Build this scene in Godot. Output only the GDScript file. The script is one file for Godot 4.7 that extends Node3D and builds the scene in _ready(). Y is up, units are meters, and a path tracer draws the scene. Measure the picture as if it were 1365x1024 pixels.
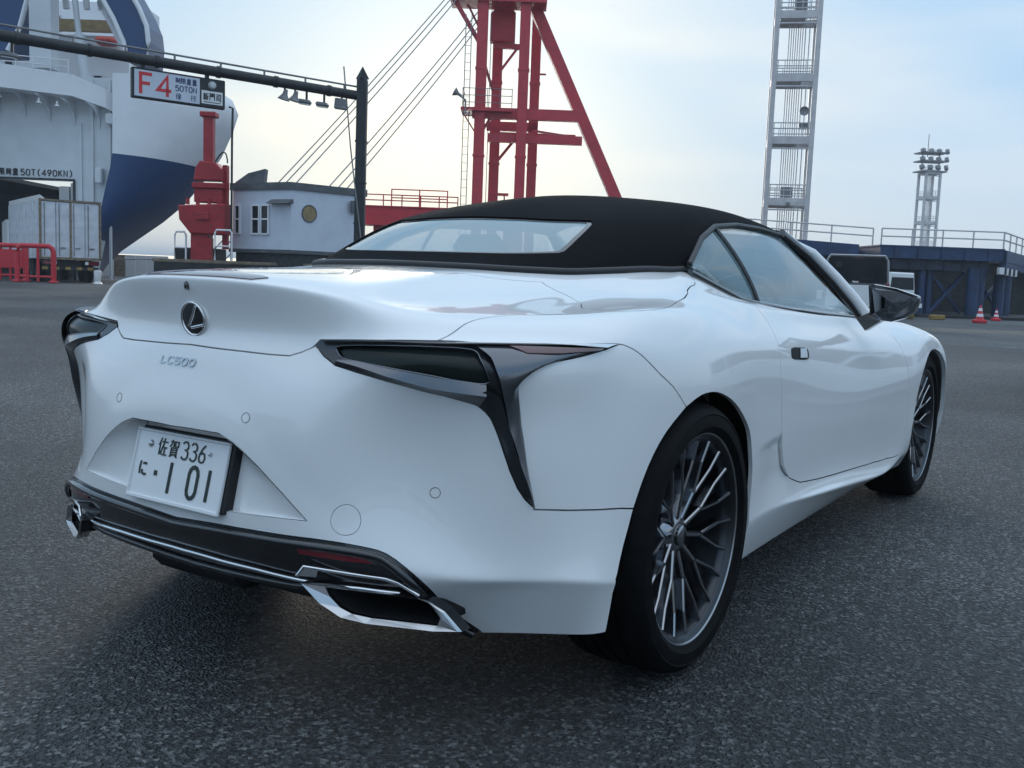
extends Node3D
# A white soft-top sports car on a ferry quay in hazy backlight.

class MB:
	# collects triangles; faces with given normals are turned to agree with them
	var v := PackedVector3Array()
	var n := PackedVector3Array()
	func tri(a: Vector3, b: Vector3, c: Vector3) -> void:
		var k := (c - a).cross(b - a)
		if k.length_squared() < 1e-18:
			return
		k = k.normalized()
		v.append_array([a, b, c]); n.append_array([k, k, k])
	func quad(a: Vector3, b: Vector3, c: Vector3, d: Vector3) -> void:
		tri(a, b, c); tri(a, c, d)
	func stri(a: Vector3, b: Vector3, c: Vector3, na: Vector3, nb: Vector3, nc: Vector3) -> void:
		var k := (c - a).cross(b - a)
		if k.length_squared() < 1e-20:
			return
		if k.dot(na + nb + nc) < 0.0:
			v.append_array([a, c, b]); n.append_array([na, nc, nb])
		else:
			v.append_array([a, b, c]); n.append_array([na, nb, nc])
	func squad(a: Vector3, b: Vector3, c: Vector3, d: Vector3, na: Vector3, nb: Vector3, nc: Vector3, nd: Vector3) -> void:
		stri(a, b, c, na, nb, nc); stri(a, c, d, na, nc, nd)
	func face(pts: Array, out: Vector3) -> void:
		for i in range(1, pts.size() - 1):
			stri(pts[0], pts[i], pts[i + 1], out, out, out)
	func box(at: Vector3, size: Vector3, t := Transform3D.IDENTITY, bevel := 0.0) -> void:
		var h := size / 2.0
		var b := minf(bevel, minf(h.x, minf(h.y, h.z)) * 0.9)
		for ax in 3:
			for s in [-1.0, 1.0]:
				var o := Vector3.ZERO; o[ax] = s
				var u := Vector3.ZERO; u[(ax + 1) % 3] = h[(ax + 1) % 3] - b
				var w := Vector3.ZERO; w[(ax + 2) % 3] = h[(ax + 2) % 3] - b
				var m := at + o * h[ax]
				var nn := (t.basis * o).normalized()
				face([t * (m - u - w), t * (m + u - w), t * (m + u + w), t * (m - u + w)], nn)
		if b <= 0.0:
			return
		for ax in 3:
			var a1 := (ax + 1) % 3
			var a2 := (ax + 2) % 3
			for s1 in [-1.0, 1.0]:
				for s2 in [-1.0, 1.0]:
					var p := Vector3.ZERO; p[a1] = s1 * h[a1]; p[a2] = s2 * (h[a2] - b)
					var q := Vector3.ZERO; q[a1] = s1 * (h[a1] - b); q[a2] = s2 * h[a2]
					var l := Vector3.ZERO; l[ax] = h[ax] - b
					var nn := Vector3.ZERO; nn[a1] = s1; nn[a2] = s2
					face([t * (at + p - l), t * (at + p + l), t * (at + q + l), t * (at + q - l)], (t.basis * nn).normalized())
		for sx in [-1.0, 1.0]:
			for sy in [-1.0, 1.0]:
				for sz in [-1.0, 1.0]:
					var s := Vector3(sx, sy, sz)
					var i := h - Vector3.ONE * b
					face([t * (at + s * Vector3(h.x, i.y, i.z)), t * (at + s * Vector3(i.x, h.y, i.z)), t * (at + s * Vector3(i.x, i.y, h.z))], (t.basis * s).normalized())
	func bar(a: Vector3, b: Vector3, w: float, h: float, up := Vector3.UP) -> void:
		# a rectangular beam from a to b, h along up
		var d := (b - a).normalized()
		var s := d.cross(up)
		s = d.cross(Vector3.RIGHT).normalized() if s.length() < 0.01 else s.normalized()
		var u := s.cross(d).normalized()
		box(Vector3.ZERO, Vector3(w, h, (b - a).length()), Transform3D(Basis(s, u, -d), (a + b) / 2.0))
	func rod(a: Vector3, b: Vector3, r: float, sides := 8) -> void:
		tube([a, b], r, sides)
	func tube(path: Array, r: float, sides := 8, closed := false, squash := Vector2.ONE, up := Vector3.UP, taper := 1.0) -> void:
		var rings := []
		var norms := []
		var cnt := path.size()
		for i in cnt:
			var a: Vector3 = path[(i - 1 + cnt) % cnt] if closed else path[maxi(i - 1, 0)]
			var b: Vector3 = path[(i + 1) % cnt] if closed else path[mini(i + 1, cnt - 1)]
			var d := (b - a).normalized()
			var s := d.cross(up)
			s = d.cross(Vector3.RIGHT).normalized() if s.length() < 0.05 else s.normalized()
			var u := s.cross(d).normalized()
			var rr := r * lerpf(1.0, taper, float(i) / maxf(1.0, cnt - 1))
			var ring := []
			var nr := []
			for k in sides:
				var t := TAU * k / sides
				ring.append(path[i] + s * cos(t) * rr * squash.x + u * sin(t) * rr * squash.y)
				nr.append((s * cos(t) / squash.x + u * sin(t) / squash.y).normalized())
			rings.append(ring); norms.append(nr)
		for i in (cnt if closed else cnt - 1):
			var j := (i + 1) % cnt
			for k in sides:
				var l := (k + 1) % sides
				squad(rings[i][k], rings[i][l], rings[j][l], rings[j][k], norms[i][k], norms[i][l], norms[j][l], norms[j][k])
		if not closed:
			face(rings[0], (path[0] - path[1]).normalized())
			face(rings[cnt - 1], (path[cnt - 1] - path[cnt - 2]).normalized())
	func lathe(profile: Array, sides: int, t := Transform3D.IDENTITY) -> void:
		# profile of Vector2(radius, along); turned about the local x axis, smooth where it bends under 40 degrees
		for i in profile.size() - 1:
			var p: Vector2 = profile[i]
			var q: Vector2 = profile[i + 1]
			var e := (q - p).normalized()
			var m := Vector2(e.y, -e.x)
			var mp := m
			var mq := m
			if i > 0:
				var f: Vector2 = (p - profile[i - 1]).normalized()
				if f.dot(e) > 0.76: mp = (m + Vector2(f.y, -f.x)).normalized()
			if i < profile.size() - 2:
				var f2: Vector2 = (profile[i + 2] - q).normalized()
				if f2.dot(e) > 0.76: mq = (m + Vector2(f2.y, -f2.x)).normalized()
			for k in sides:
				var a := TAU * k / sides
				var b := TAU * (k + 1) / sides
				var da := Vector3(0, cos(a), sin(a))
				var db := Vector3(0, cos(b), sin(b))
				var X := Vector3.RIGHT
				squad(t * (da * p.x + X * p.y), t * (db * p.x + X * p.y), t * (db * q.x + X * q.y), t * (da * q.x + X * q.y),
					t.basis * (da * mp.x + X * mp.y), t.basis * (db * mp.x + X * mp.y), t.basis * (db * mq.x + X * mq.y), t.basis * (da * mq.x + X * mq.y))
	func prism(poly: PackedVector2Array, depth: float, t := Transform3D.IDENTITY, bevel := 0.0) -> void:
		# poly in the local xy plane, from z = 0 back to z = -depth, the front edge chamfered
		var p := poly
		if Geometry2D.is_polygon_clockwise(p):
			p = p.duplicate(); p.reverse()
		var inner := p
		if bevel > 0.0:
			inner = PackedVector2Array()
			for i in p.size():
				var a := p[(i - 1 + p.size()) % p.size()]
				var b := p[(i + 1) % p.size()]
				var d1 := (p[i] - a).normalized()
				var d2 := (b - p[i]).normalized()
				var m := Vector2(-d1.y, d1.x) + Vector2(-d2.y, d2.x)
				inner.append(p[i] + m.normalized() * bevel / maxf(0.35, m.length() / 2.0))
		var ix := Geometry2D.triangulate_polygon(inner)
		var zf := (t.basis * Vector3.BACK).normalized()
		for i in range(0, ix.size(), 3):
			var a3 := inner[ix[i]]; var b3 := inner[ix[i + 1]]; var c3 := inner[ix[i + 2]]
			stri(t * Vector3(a3.x, a3.y, 0), t * Vector3(b3.x, b3.y, 0), t * Vector3(c3.x, c3.y, 0), zf, zf, zf)
		var ib := Geometry2D.triangulate_polygon(p)
		for i in range(0, ib.size(), 3):
			var a4 := p[ib[i]]; var b4 := p[ib[i + 1]]; var c4 := p[ib[i + 2]]
			stri(t * Vector3(a4.x, a4.y, -depth), t * Vector3(b4.x, b4.y, -depth), t * Vector3(c4.x, c4.y, -depth), -zf, -zf, -zf)
		for i in p.size():
			var j := (i + 1) % p.size()
			var e := (p[j] - p[i]).normalized()
			var o := (t.basis * Vector3(e.y, -e.x, 0)).normalized()
			face([t * Vector3(p[i].x, p[i].y, -bevel), t * Vector3(p[j].x, p[j].y, -bevel), t * Vector3(p[j].x, p[j].y, -depth), t * Vector3(p[i].x, p[i].y, -depth)], o)
			if bevel > 0.0:
				face([t * Vector3(p[i].x, p[i].y, -bevel), t * Vector3(p[j].x, p[j].y, -bevel), t * Vector3(inner[j].x, inner[j].y, 0), t * Vector3(inner[i].x, inner[i].y, 0)], (o + zf).normalized())
	func mesh() -> ArrayMesh:
		var a := []
		a.resize(Mesh.ARRAY_MAX)
		a[Mesh.ARRAY_VERTEX] = v
		a[Mesh.ARRAY_NORMAL] = n
		var m := ArrayMesh.new()
		if v.size() > 0:
			m.add_surface_from_arrays(Mesh.PRIMITIVE_TRIANGLES, a)
		return m

class Surf:
	# a uniform cubic B-spline sheet; u runs along a row of control points, v across the rows
	var c := PackedVector3Array()
	var w := 0
	var nu := 0
	var nv := 0
	func _init(rows: Array, mirror_u_end: bool, mirror_v_end: bool) -> void:
		var g := []
		for r in rows:
			var a: Array = r
			var e: Vector3 = a[a.size() - 2]
			var l: Vector3 = a[a.size() - 1]
			g.append([a[1] * Vector3(-1, 1, 1)] + a + [e * Vector3(-1, 1, 1) if mirror_u_end else l * 2.0 - e])
		w = g[0].size()
		var first := []
		var last := []
		for i in w:
			first.append(g[0][i] * 2.0 - g[1][i])
			last.append(g[g.size() - 2][i] * Vector3(-1, 1, 1) if mirror_v_end else g[g.size() - 1][i] * 2.0 - g[g.size() - 2][i])
		g = [first] + g + [last]
		nu = w - 2
		nv = g.size() - 2
		for r in g:
			for p in r:
				c.append(p)
	var p := Vector3.ZERO
	var du := Vector3.ZERO
	var dv := Vector3.ZERO
	func ev(u: float, v: float) -> Vector3:
		u = clampf(u, 0.0, nu - 1 - 1e-6)
		v = clampf(v, 0.0, nv - 1 - 1e-6)
		var i := int(u)
		var j := int(v)
		var s := u - i
		var t := v - j
		var bs := [(1 - s) * (1 - s) * (1 - s) / 6, (3 * s * s * s - 6 * s * s + 4) / 6, (-3 * s * s * s + 3 * s * s + 3 * s + 1) / 6, s * s * s / 6]
		var ds := [-(1 - s) * (1 - s) / 2, (3 * s * s - 4 * s) / 2, (-3 * s * s + 2 * s + 1) / 2, s * s / 2]
		p = Vector3.ZERO; du = Vector3.ZERO; dv = Vector3.ZERO
		var bt := [(1 - t) * (1 - t) * (1 - t) / 6, (3 * t * t * t - 6 * t * t + 4) / 6, (-3 * t * t * t + 3 * t * t + 3 * t + 1) / 6, t * t * t / 6]
		var dt := [-(1 - t) * (1 - t) / 2, (3 * t * t - 4 * t) / 2, (-3 * t * t + 2 * t + 1) / 2, t * t / 2]
		for b in 4:
			var k := (j + b) * w + i
			var q: Vector3 = c[k] * bs[0] + c[k + 1] * bs[1] + c[k + 2] * bs[2] + c[k + 3] * bs[3]
			var qd: Vector3 = c[k] * ds[0] + c[k + 1] * ds[1] + c[k + 2] * ds[2] + c[k + 3] * ds[3]
			p += q * bt[b]
			du += qd * bt[b]
			dv += q * dt[b]
		if folded and p.z > 0.5:
			var x := absf(p.x)
			var keep := smoothstep(0.5, 0.62, p.z)
			var f := fold(x, p.y) * keep
			var fx := (fold(x + 0.001, p.y) * keep - f) / 0.001
			var fy := (fold(x, p.y + 0.001) * keep - f) / 0.001
			p.z += f
			du.z += fx * du.x + fy * du.y
			dv.z += fx * dv.x + fy * dv.y
		if scooped and p.z > -0.75 and p.z < -0.38 and p.x > 0.8 and p.y < 0.6:
			var f := scoop(p.z, p.y)
			var fz := (scoop(p.z + 0.001, p.y) - f) / 0.001
			var fy := (scoop(p.z, p.y + 0.001) - f) / 0.001
			p.x += f
			du.x += fz * du.z + fy * du.y
			dv.x += fz * dv.z + fy * dv.y
		return p
	var folded := false
	var scooped := false
	func scoop(z: float, y: float) -> float:
		# the pressed hollow ahead of the rear wheel, deepest at the door's edge
		var line := 0.545 - (z + 0.36) * 0.05
		return -0.013 * smoothstep(-0.40, -0.66, z) * (1.0 - smoothstep(line - 0.022, line + 0.014, y)) * smoothstep(0.34, 0.46, y)
	func fold(x: float, y: float) -> float:
		# the pressed centre field of the tail: a soft step along a slanting crease
		var d := -((x - 0.24) * 0.6555 + (y - 0.693) * 0.7557)
		var h := 0.5 * (d + sqrt(d * d + 0.000144))
		return 0.0096 * (1.0 - exp(-h / 0.06)) * (1.0 - smoothstep(0.70, 0.80, y))
	func nrm() -> Vector3:
		var k := du.cross(dv)
		return k.normalized() if k.length_squared() > 1e-14 else Vector3.UP
	func at(u: float, v: float, off := 0.0) -> Vector3:
		var q := ev(u, v)
		return q + nrm() * off
	func inset(poly: PackedVector2Array, by: float) -> PackedVector2Array:
		# the outline moved inwards by a distance in metres; points on the centre line stay on it
		var d := PackedVector2Array()
		for i in poly.size():
			var a := poly[i]
			var b := poly[(i + 1) % poly.size()]
			var cnt := maxi(1, int(ceil((b - a).length() / 0.12)))
			for k in cnt:
				d.append(a.lerp(b, float(k) / cnt))
		if by == 0.0:
			return d
		var turn := -1.0 if Geometry2D.is_polygon_clockwise(d) else 1.0
		var pts := []
		for q in d:
			pts.append(ev(q.x, q.y))
		var out := PackedVector2Array()
		for i in d.size():
			var q := d[i]
			ev(q.x, q.y)
			var nn := nrm()
			var prev: Vector3 = pts[(i - 1 + d.size()) % d.size()]
			var next: Vector3 = pts[(i + 1) % d.size()]
			var e1: Vector3 = (p - prev).normalized()
			var e2: Vector3 = (next - p).normalized()
			var cprev := d[(i - 1 + d.size()) % d.size()]
			var cnext := d[(i + 1) % d.size()]
			var i1 := nn.cross(e1) * turn
			var i2 := nn.cross(e2) * turn
			var m: Vector3
			var centre := q.x < 0.001
			if centre and cprev.x < 0.001 and cnext.x < 0.001:
				out.append(q)
				continue
			elif centre:
				m = i2 if cprev.x < 0.001 else i1
			else:
				m = i1 + i2
				m = m.normalized() / maxf(0.45, m.length() / 2.0)
			m *= by
			var a11 := du.dot(du); var a12 := du.dot(dv); var a22 := dv.dot(dv)
			var b1 := du.dot(m); var b2 := dv.dot(m)
			var det := a11 * a22 - a12 * a12
			if absf(det) < 1e-14:
				out.append(q)
				continue
			var s := Vector2((b1 * a22 - b2 * a12) / det, (a11 * b2 - a12 * b1) / det).limit_length(0.3)
			out.append(Vector2(0.0 if centre else maxf(0.0, q.x + s.x), clampf(q.y + s.y, 0.0, nv - 1)))
		return out
	func panel(mb: MB, outline: PackedVector2Array, holes: Array, sides: Array, gap := 0.0, flange := 0.012, off := 0.0, fine := 8) -> void:
		# the sheet inside the outline and outside the holes, as smooth triangles, with the edges turned in; sides holds 1 (right), -1 (left)
		var poly := inset(outline, gap)
		var cut := []
		for h in holes:
			cut.append(inset(h, -gap))
		var step := 1.0 / fine
		var lo := poly[0]
		var hi := poly[0]
		for q in poly:
			lo = lo.min(q); hi = hi.max(q)
		var i0 := int(floor(lo.x / step)); var i1 := int(ceil(hi.x / step))
		var j0 := int(floor(lo.y / step)); var j1 := int(ceil(hi.y / step))
		var edge := {}
		for ring in [poly] + cut:
			for i in ring.size():
				var a: Vector2 = ring[i]
				var b: Vector2 = ring[(i + 1) % ring.size()]
				var cnt := maxi(1, int((b - a).length() / (step * 0.08)))
				for k in cnt + 1:
					var q := a.lerp(b, float(k) / cnt) / step
					for ox in [-0.02, 0.02]:
						for oy in [-0.02, 0.02]:
							edge[Vector2i(int(floor(q.x + ox)), int(floor(q.y + oy)))] = true
		var grid := {}
		for i in range(i0, i1):
			for j in range(j0, j1):
				var key := Vector2i(i, j)
				if edge.has(key):
					var cell := PackedVector2Array([Vector2(i, j) * step, Vector2(i + 1, j) * step, Vector2(i + 1, j + 1) * step, Vector2(i, j + 1) * step])
					var got: Array = Geometry2D.intersect_polygons(cell, poly)
					var mid0 := Vector2(i + 0.5, j + 0.5) * step
					if got.is_empty() and Geometry2D.is_point_in_polygon(mid0, poly): got = [cell]
					for h in cut:
						var left := []
						for g in got:
							left.append_array(Geometry2D.clip_polygons(g, h))
						got = left
					for g in got:
						var ix := Geometry2D.triangulate_polygon(g)
						if ix.is_empty():
							for f in range(1, g.size() - 1): ix.append_array([0, f, f + 1])
						var pp := []
						var nn := []
						for q in g:
							ev(q.x, q.y); var k := nrm()
							pp.append(p + k * off); nn.append(k)
						for t in range(0, ix.size(), 3):
							_tri(mb, sides, pp[ix[t]], pp[ix[t + 1]], pp[ix[t + 2]], nn[ix[t]], nn[ix[t + 1]], nn[ix[t + 2]])
				else:
					if not within(Vector2(i, j) * step, step, poly):
						continue
					var inside := true
					for h in cut:
						if within(Vector2(i, j) * step, step, h): inside = false
					if not inside:
						continue
					var pp := []
					var nn := []
					for o in [Vector2i(0, 0), Vector2i(0, 1), Vector2i(1, 1), Vector2i(1, 0)]:
						var kk: Vector2i = key + o
						if not grid.has(kk):
							ev(kk.x * step, kk.y * step); var k := nrm()
							grid[kk] = [p + k * off, k]
						pp.append(grid[kk][0]); nn.append(grid[kk][1])
					_tri(mb, sides, pp[0], pp[1], pp[2], nn[0], nn[1], nn[2])
					_tri(mb, sides, pp[0], pp[2], pp[3], nn[0], nn[2], nn[3])
		if flange <= 0.0:
			return
		for r in 1 + cut.size():
			var ring: PackedVector2Array = poly if r == 0 else cut[r - 1]
			for i in ring.size():
				var a := ring[i]
				var b := ring[(i + 1) % ring.size()]
				if a.x < 0.001 and b.x < 0.001:
					continue
				ev(a.x, a.y); var na := nrm(); var pa := p + na * off
				ev(b.x, b.y); var nb := nrm(); var pb := p + nb * off
				var o := (pb - pa).cross(na).normalized()
				_tri(mb, sides, pa, pb, pb - nb * flange, o, o, o)
				_tri(mb, sides, pa, pb - nb * flange, pa - na * flange, o, o, o)
	func within(corner: Vector2, step: float, poly: PackedVector2Array) -> bool:
		# three points decide, as a single one can fall on a corner of the outline's rays
		var n := 0
		for o in [Vector2(0.513, 0.471), Vector2(0.331, 0.647), Vector2(0.689, 0.557)]:
			if Geometry2D.is_point_in_polygon(corner + o * step, poly): n += 1
		return n >= 2
	func _tri(mb: MB, sides: Array, a: Vector3, b: Vector3, c3: Vector3, na: Vector3, nb: Vector3, nc: Vector3) -> void:
		var f := Vector3(-1, 1, 1)
		for s in sides:
			if s > 0: mb.stri(a, b, c3, na, nb, nc)
			else: mb.stri(a * f, b * f, c3 * f, na * f, nb * f, nc * f)

var taken := {}
func numbered(called: String) -> String:
	taken[called] = taken.get(called, -1) + 1
	return called if taken[called] == 0 else "%s_%03d" % [called, taken[called]]
func put(called: String, mb: MB, m: Material, parent: Node3D = self) -> MeshInstance3D:
	var o := MeshInstance3D.new()
	o.mesh = mb.mesh()
	o.material_override = m
	o.name = numbered(called) if parent == self else called
	parent.add_child(o, true)
	return o
func part(called: String, m: Material, parent: Node3D, f: Callable) -> MeshInstance3D:
	var mb := MB.new()
	f.call(mb)
	return put(called, mb, m, parent)
func thing(called: String, label: String, category: String, at := Transform3D.IDENTITY, group := "") -> Node3D:
	var o := Node3D.new()
	o.name = numbered(called)
	add_child(o)
	o.transform = at
	return tag(o, label, category, group)
func tag(o: Node3D, label: String, category: String, group := "") -> Node3D:
	o.set_meta("label", label)
	o.set_meta("category", category)
	if group: o.set_meta("group", group)
	return o
func struct(called: String, mb: MB, m: Material) -> MeshInstance3D:
	var o := put(called, mb, m)
	o.set_meta("kind", "structure")
	return o
func twin(o: Node3D, label: String) -> Node3D:
	var base := String(o.name).rstrip("0123456789").trim_suffix("_")
	var d := o.duplicate()
	d.name = numbered(base)
	add_child(d)
	d.set_meta("label", label)
	return d

func mat(c: Color, rough := 0.6, metal := 0.0, coat := 0.0) -> StandardMaterial3D:
	# c holds the real-world (linear) base colour
	var m := StandardMaterial3D.new()
	m.albedo_color = c.linear_to_srgb()
	m.roughness = rough
	m.metallic = metal
	m.cull_mode = BaseMaterial3D.CULL_DISABLED
	if coat > 0.0:
		m.clearcoat_enabled = true
		m.clearcoat = coat
		m.clearcoat_roughness = 0.03
	return m
func pane(c: Color, alpha: float, rough := 0.02) -> StandardMaterial3D:
	var m := mat(c, rough)
	m.transparency = BaseMaterial3D.TRANSPARENCY_ALPHA
	m.albedo_color.a = alpha
	return m
func noise(f: float, type := FastNoiseLite.TYPE_SIMPLEX_SMOOTH, sd := 1, oct := 4) -> FastNoiseLite:
	var n := FastNoiseLite.new()
	n.seed = sd; n.frequency = f; n.noise_type = type; n.fractal_octaves = oct
	return n
func ntex(n: FastNoiseLite, size: int, lo: Color, hi: Color, normal := 0.0) -> NoiseTexture2D:
	var t := NoiseTexture2D.new()
	t.width = size; t.height = size; t.noise = n; t.seamless = true; t.generate_mipmaps = false
	if normal > 0.0:
		t.as_normal_map = true; t.bump_strength = normal
	else:
		var g := Gradient.new()
		g.set_color(0, lo); g.set_color(1, hi)
		t.color_ramp = g
	return t
func worn(c: Color, rough: float, amount: float, scale: float, sd: int, metal := 0.0) -> StandardMaterial3D:
	# painted or weathered surface: colour with blotches and an uneven gloss
	var m := mat(c, rough, metal)
	m.albedo_texture = ntex(noise(0.012, FastNoiseLite.TYPE_SIMPLEX_SMOOTH, sd, 5), 256, Color.WHITE.darkened(amount), Color.WHITE)
	m.uv1_triplanar = true
	m.uv1_world_triplanar = true
	m.uv1_scale = Vector3.ONE * scale
	return m

# strokes of letters and characters, each in a box of width 1 and height 1
const GLYPHS := {
	"0": ".5 1,.7 .97,.87 .89,.95 .76,.95 .24,.87 .11,.7 .03,.5 0,.3 .03,.13 .11,.05 .24,.05 .76,.13 .89,.3 .97,.5 1",
	"1": ".5 1,.5 0",
	"3": "0.05 .88,.3 1,.65 1,.9 .85,.9 .65,.65 .54,.4 .54;.65 .54,.95 .4,.95 .15,.7 0,.3 0,.03 .12",
	"4": ".72 0,.72 1,.03 .3,1 .3",
	"5": ".9 1,.15 1,.1 .55,.6 .62,.92 .45,.92 .2,.65 0,.3 0,.05 .12",
	"6": ".8 1,.45 .8,.15 .5,.05 .28,.2 .05,.5 0,.8 .05,.95 .28,.8 .5,.5 .56,.2 .48",
	"9": ".2 0,.6 .25,.9 .6,.9 .8,.7 1,.3 1,.08 .85,.08 .6,.3 .45,.7 .48,.9 .62",
	"F": ".1 0,.1 1,.95 1;.1 .53,.8 .53", "T": "0 1,1 1;.5 1,.5 0", "O": ".3 1,.7 1,.95 .75,.95 .25,.7 0,.3 0,.05 .25,.05 .75,.3 1",
	"N": ".08 0,.08 1,.92 0,.92 1", "K": ".1 1,.1 0;.9 1,.1 .42;.35 .6,.95 0", "L": ".1 1,.1 0,.9 0", "C": ".95 .85,.7 1,.3 1,.05 .75,.05 .25,.3 0,.7 0,.95 .15", "S": ".95 .88,.7 1,.3 1,.06 .8,.2 .57,.8 .45,.95 .2,.7 0,.3 0,.05 .12",
	"(": ".7 1.1,.4 .8,.3 .5,.4 .2,.7 -.1", ")": ".3 1.1,.6 .8,.7 .5,.6 .2,.3 -.1",
	"佐": ".28 1,.05 .55;.18 .75,.18 0;.35 .78,1 .78;.62 1,.55 .6,.32 .05;.5 .45,.95 .45;.72 .45,.72 .03;.42 .03,1 .03",
	"賀": ".05 .88,.45 .88,.42 .62,.34 .6;.25 1,.2 .75,.03 .58;.58 .9,.92 .9,.92 .62,.58 .62,.58 .9;.2 .52,.8 .52,.8 .14,.2 .14,.2 .52;.2 .4,.8 .4;.2 .27,.8 .27;.35 .12,.1 0;.65 .12,.9 0",
	"に": ".17 .95,.1 .5,.16 .08;.45 .8,.7 .84,.92 .8;.42 .38,.48 .16,.7 .08,.97 .12",
	"制": ".2 1,.05 .75;.15 .8,.6 .8;.02 .58,.68 .58;.35 1,.35 0;.1 .1,.1 .4,.6 .4,.6 .1;.78 .9,.78 .3;.95 1,.95 0,.85 .05",
	"限": ".05 1,.05 0;.05 .95,.3 .95,.15 .65,.3 .4,.15 .3;.45 .5,.85 .5,.85 .95,.45 .95,.45 .02,.65 .12;.45 .73,.85 .73;.6 .5,1 0;.95 .35,.72 .22",
	"荷": ".05 .88,.95 .88;.33 1,.33 .78;.67 1,.67 .78;.25 .75,.05 .45;.18 .6,.18 0;.32 .65,1 .65;.4 .5,.65 .5,.65 .25,.4 .25,.4 .5;.85 .65,.85 .03,.72 .06",
	"重": ".75 1,.2 .93;.05 .82,.95 .82;.2 .7,.8 .7,.8 .35,.2 .35,.2 .7;.2 .52,.8 .52;.5 .95,.5 0;.12 .18,.88 .18;.02 0,.98 0",
	"量": ".22 1,.78 1,.78 .76,.22 .76,.22 1;.22 .88,.78 .88;.02 .66,.98 .66;.2 .57,.8 .57,.8 .3,.2 .3,.2 .57;.2 .43,.8 .43;.5 .57,.5 0;.12 .16,.88 .16;.02 0,.98 0",
	"徐": ".25 1,.05 .8;.28 .72,.03 .45;.17 .55,.17 0;.35 .62,.65 1,.98 .62;.48 .6,.85 .6;.4 .4,.95 .4;.66 .6,.66 0,.57 .05;.5 .28,.4 .1;.82 .28,.93 .1",
	"行": ".25 1,.05 .8;.28 .72,.03 .45;.17 .55,.17 0;.45 .9,.92 .9;.4 .58,1 .58;.75 .58,.75 .02,.62 .05",
	"新": ".25 1,.25 .9;.05 .87,.48 .87;.15 .8,.18 .67;.38 .8,.34 .67;.03 .63,.5 .63;.05 .42,.48 .42;.27 .6,.27 0;.27 .4,.05 .12;.27 .4,.47 .18;.95 .98,.62 .88,.6 .3,.52 0;.62 .58,1 .58;.82 .58,.82 0",
	"門": ".08 0,.08 .98,.42 .98,.42 .58,.08 .58;.08 .78,.42 .78;.92 0,.92 .98,.58 .98,.58 .58,.92 .58;.58 .78,.92 .78",
	"司": ".1 .95,.9 .95,.9 .03,.75 .05;.1 .72,.7 .72;.18 .5,.62 .5,.62 .18,.18 .18,.18 .5",
}
func letter(mb: MB, ch: String, t: Transform3D, w: float, h: float, thick: float, raise: float) -> void:
	# raised strokes in the local xy plane, lower left corner of the letter at the origin
	var lift := raise
	for line in GLYPHS[ch].split(";"):
		var pts := PackedVector2Array()
		for q in line.split(","):
			var xy: PackedStringArray = q.strip_edges().split(" ")
			pts.append(Vector2(float(xy[0]) * w, float(xy[1]) * h))
		var closed := pts[0].is_equal_approx(pts[pts.size() - 1]) and pts.size() > 2
		if closed: pts.remove_at(pts.size() - 1)
		var cnt := pts.size()
		var l := []
		var r := []
		for i in cnt:
			var a := pts[(i - 1 + cnt) % cnt] if closed or i > 0 else pts[i] * 2.0 - pts[1]
			var b := pts[(i + 1) % cnt] if closed or i < cnt - 1 else pts[i] * 2.0 - pts[i - 1]
			var d1 := (pts[i] - a).normalized()
			var d2 := (b - pts[i]).normalized()
			var m := Vector2(-d1.y, d1.x) + Vector2(-d2.y, d2.x)
			m = m.normalized() * thick / 2.0 / maxf(0.5, m.length() / 2.0)
			l.append(pts[i] + m); r.append(pts[i] - m)
		var z := (t.basis * Vector3.BACK).normalized()
		for i in (cnt if closed else cnt - 1):
			var j := (i + 1) % cnt
			var q := []
			for k in [l[i], l[j], r[j], r[i]]:
				q.append(k)
			var f := func(k: Vector2, zz: float) -> Vector3: return t * Vector3(k.x, k.y, zz)
			mb.face([f.call(q[0], lift), f.call(q[1], lift), f.call(q[2], lift), f.call(q[3], lift)], z)
			for e in [[0, 1], [2, 3]]:
				mb.quad(f.call(q[e[0]], lift), f.call(q[e[1]], lift), f.call(q[e[1]], 0.0), f.call(q[e[0]], 0.0))
			if not closed and i == 0: mb.quad(f.call(q[0], lift), f.call(q[3], lift), f.call(q[3], 0.0), f.call(q[0], 0.0))
			if not closed and i == cnt - 2: mb.quad(f.call(q[1], lift), f.call(q[2], lift), f.call(q[2], 0.0), f.call(q[1], 0.0))
		lift += raise * 0.06

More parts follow.
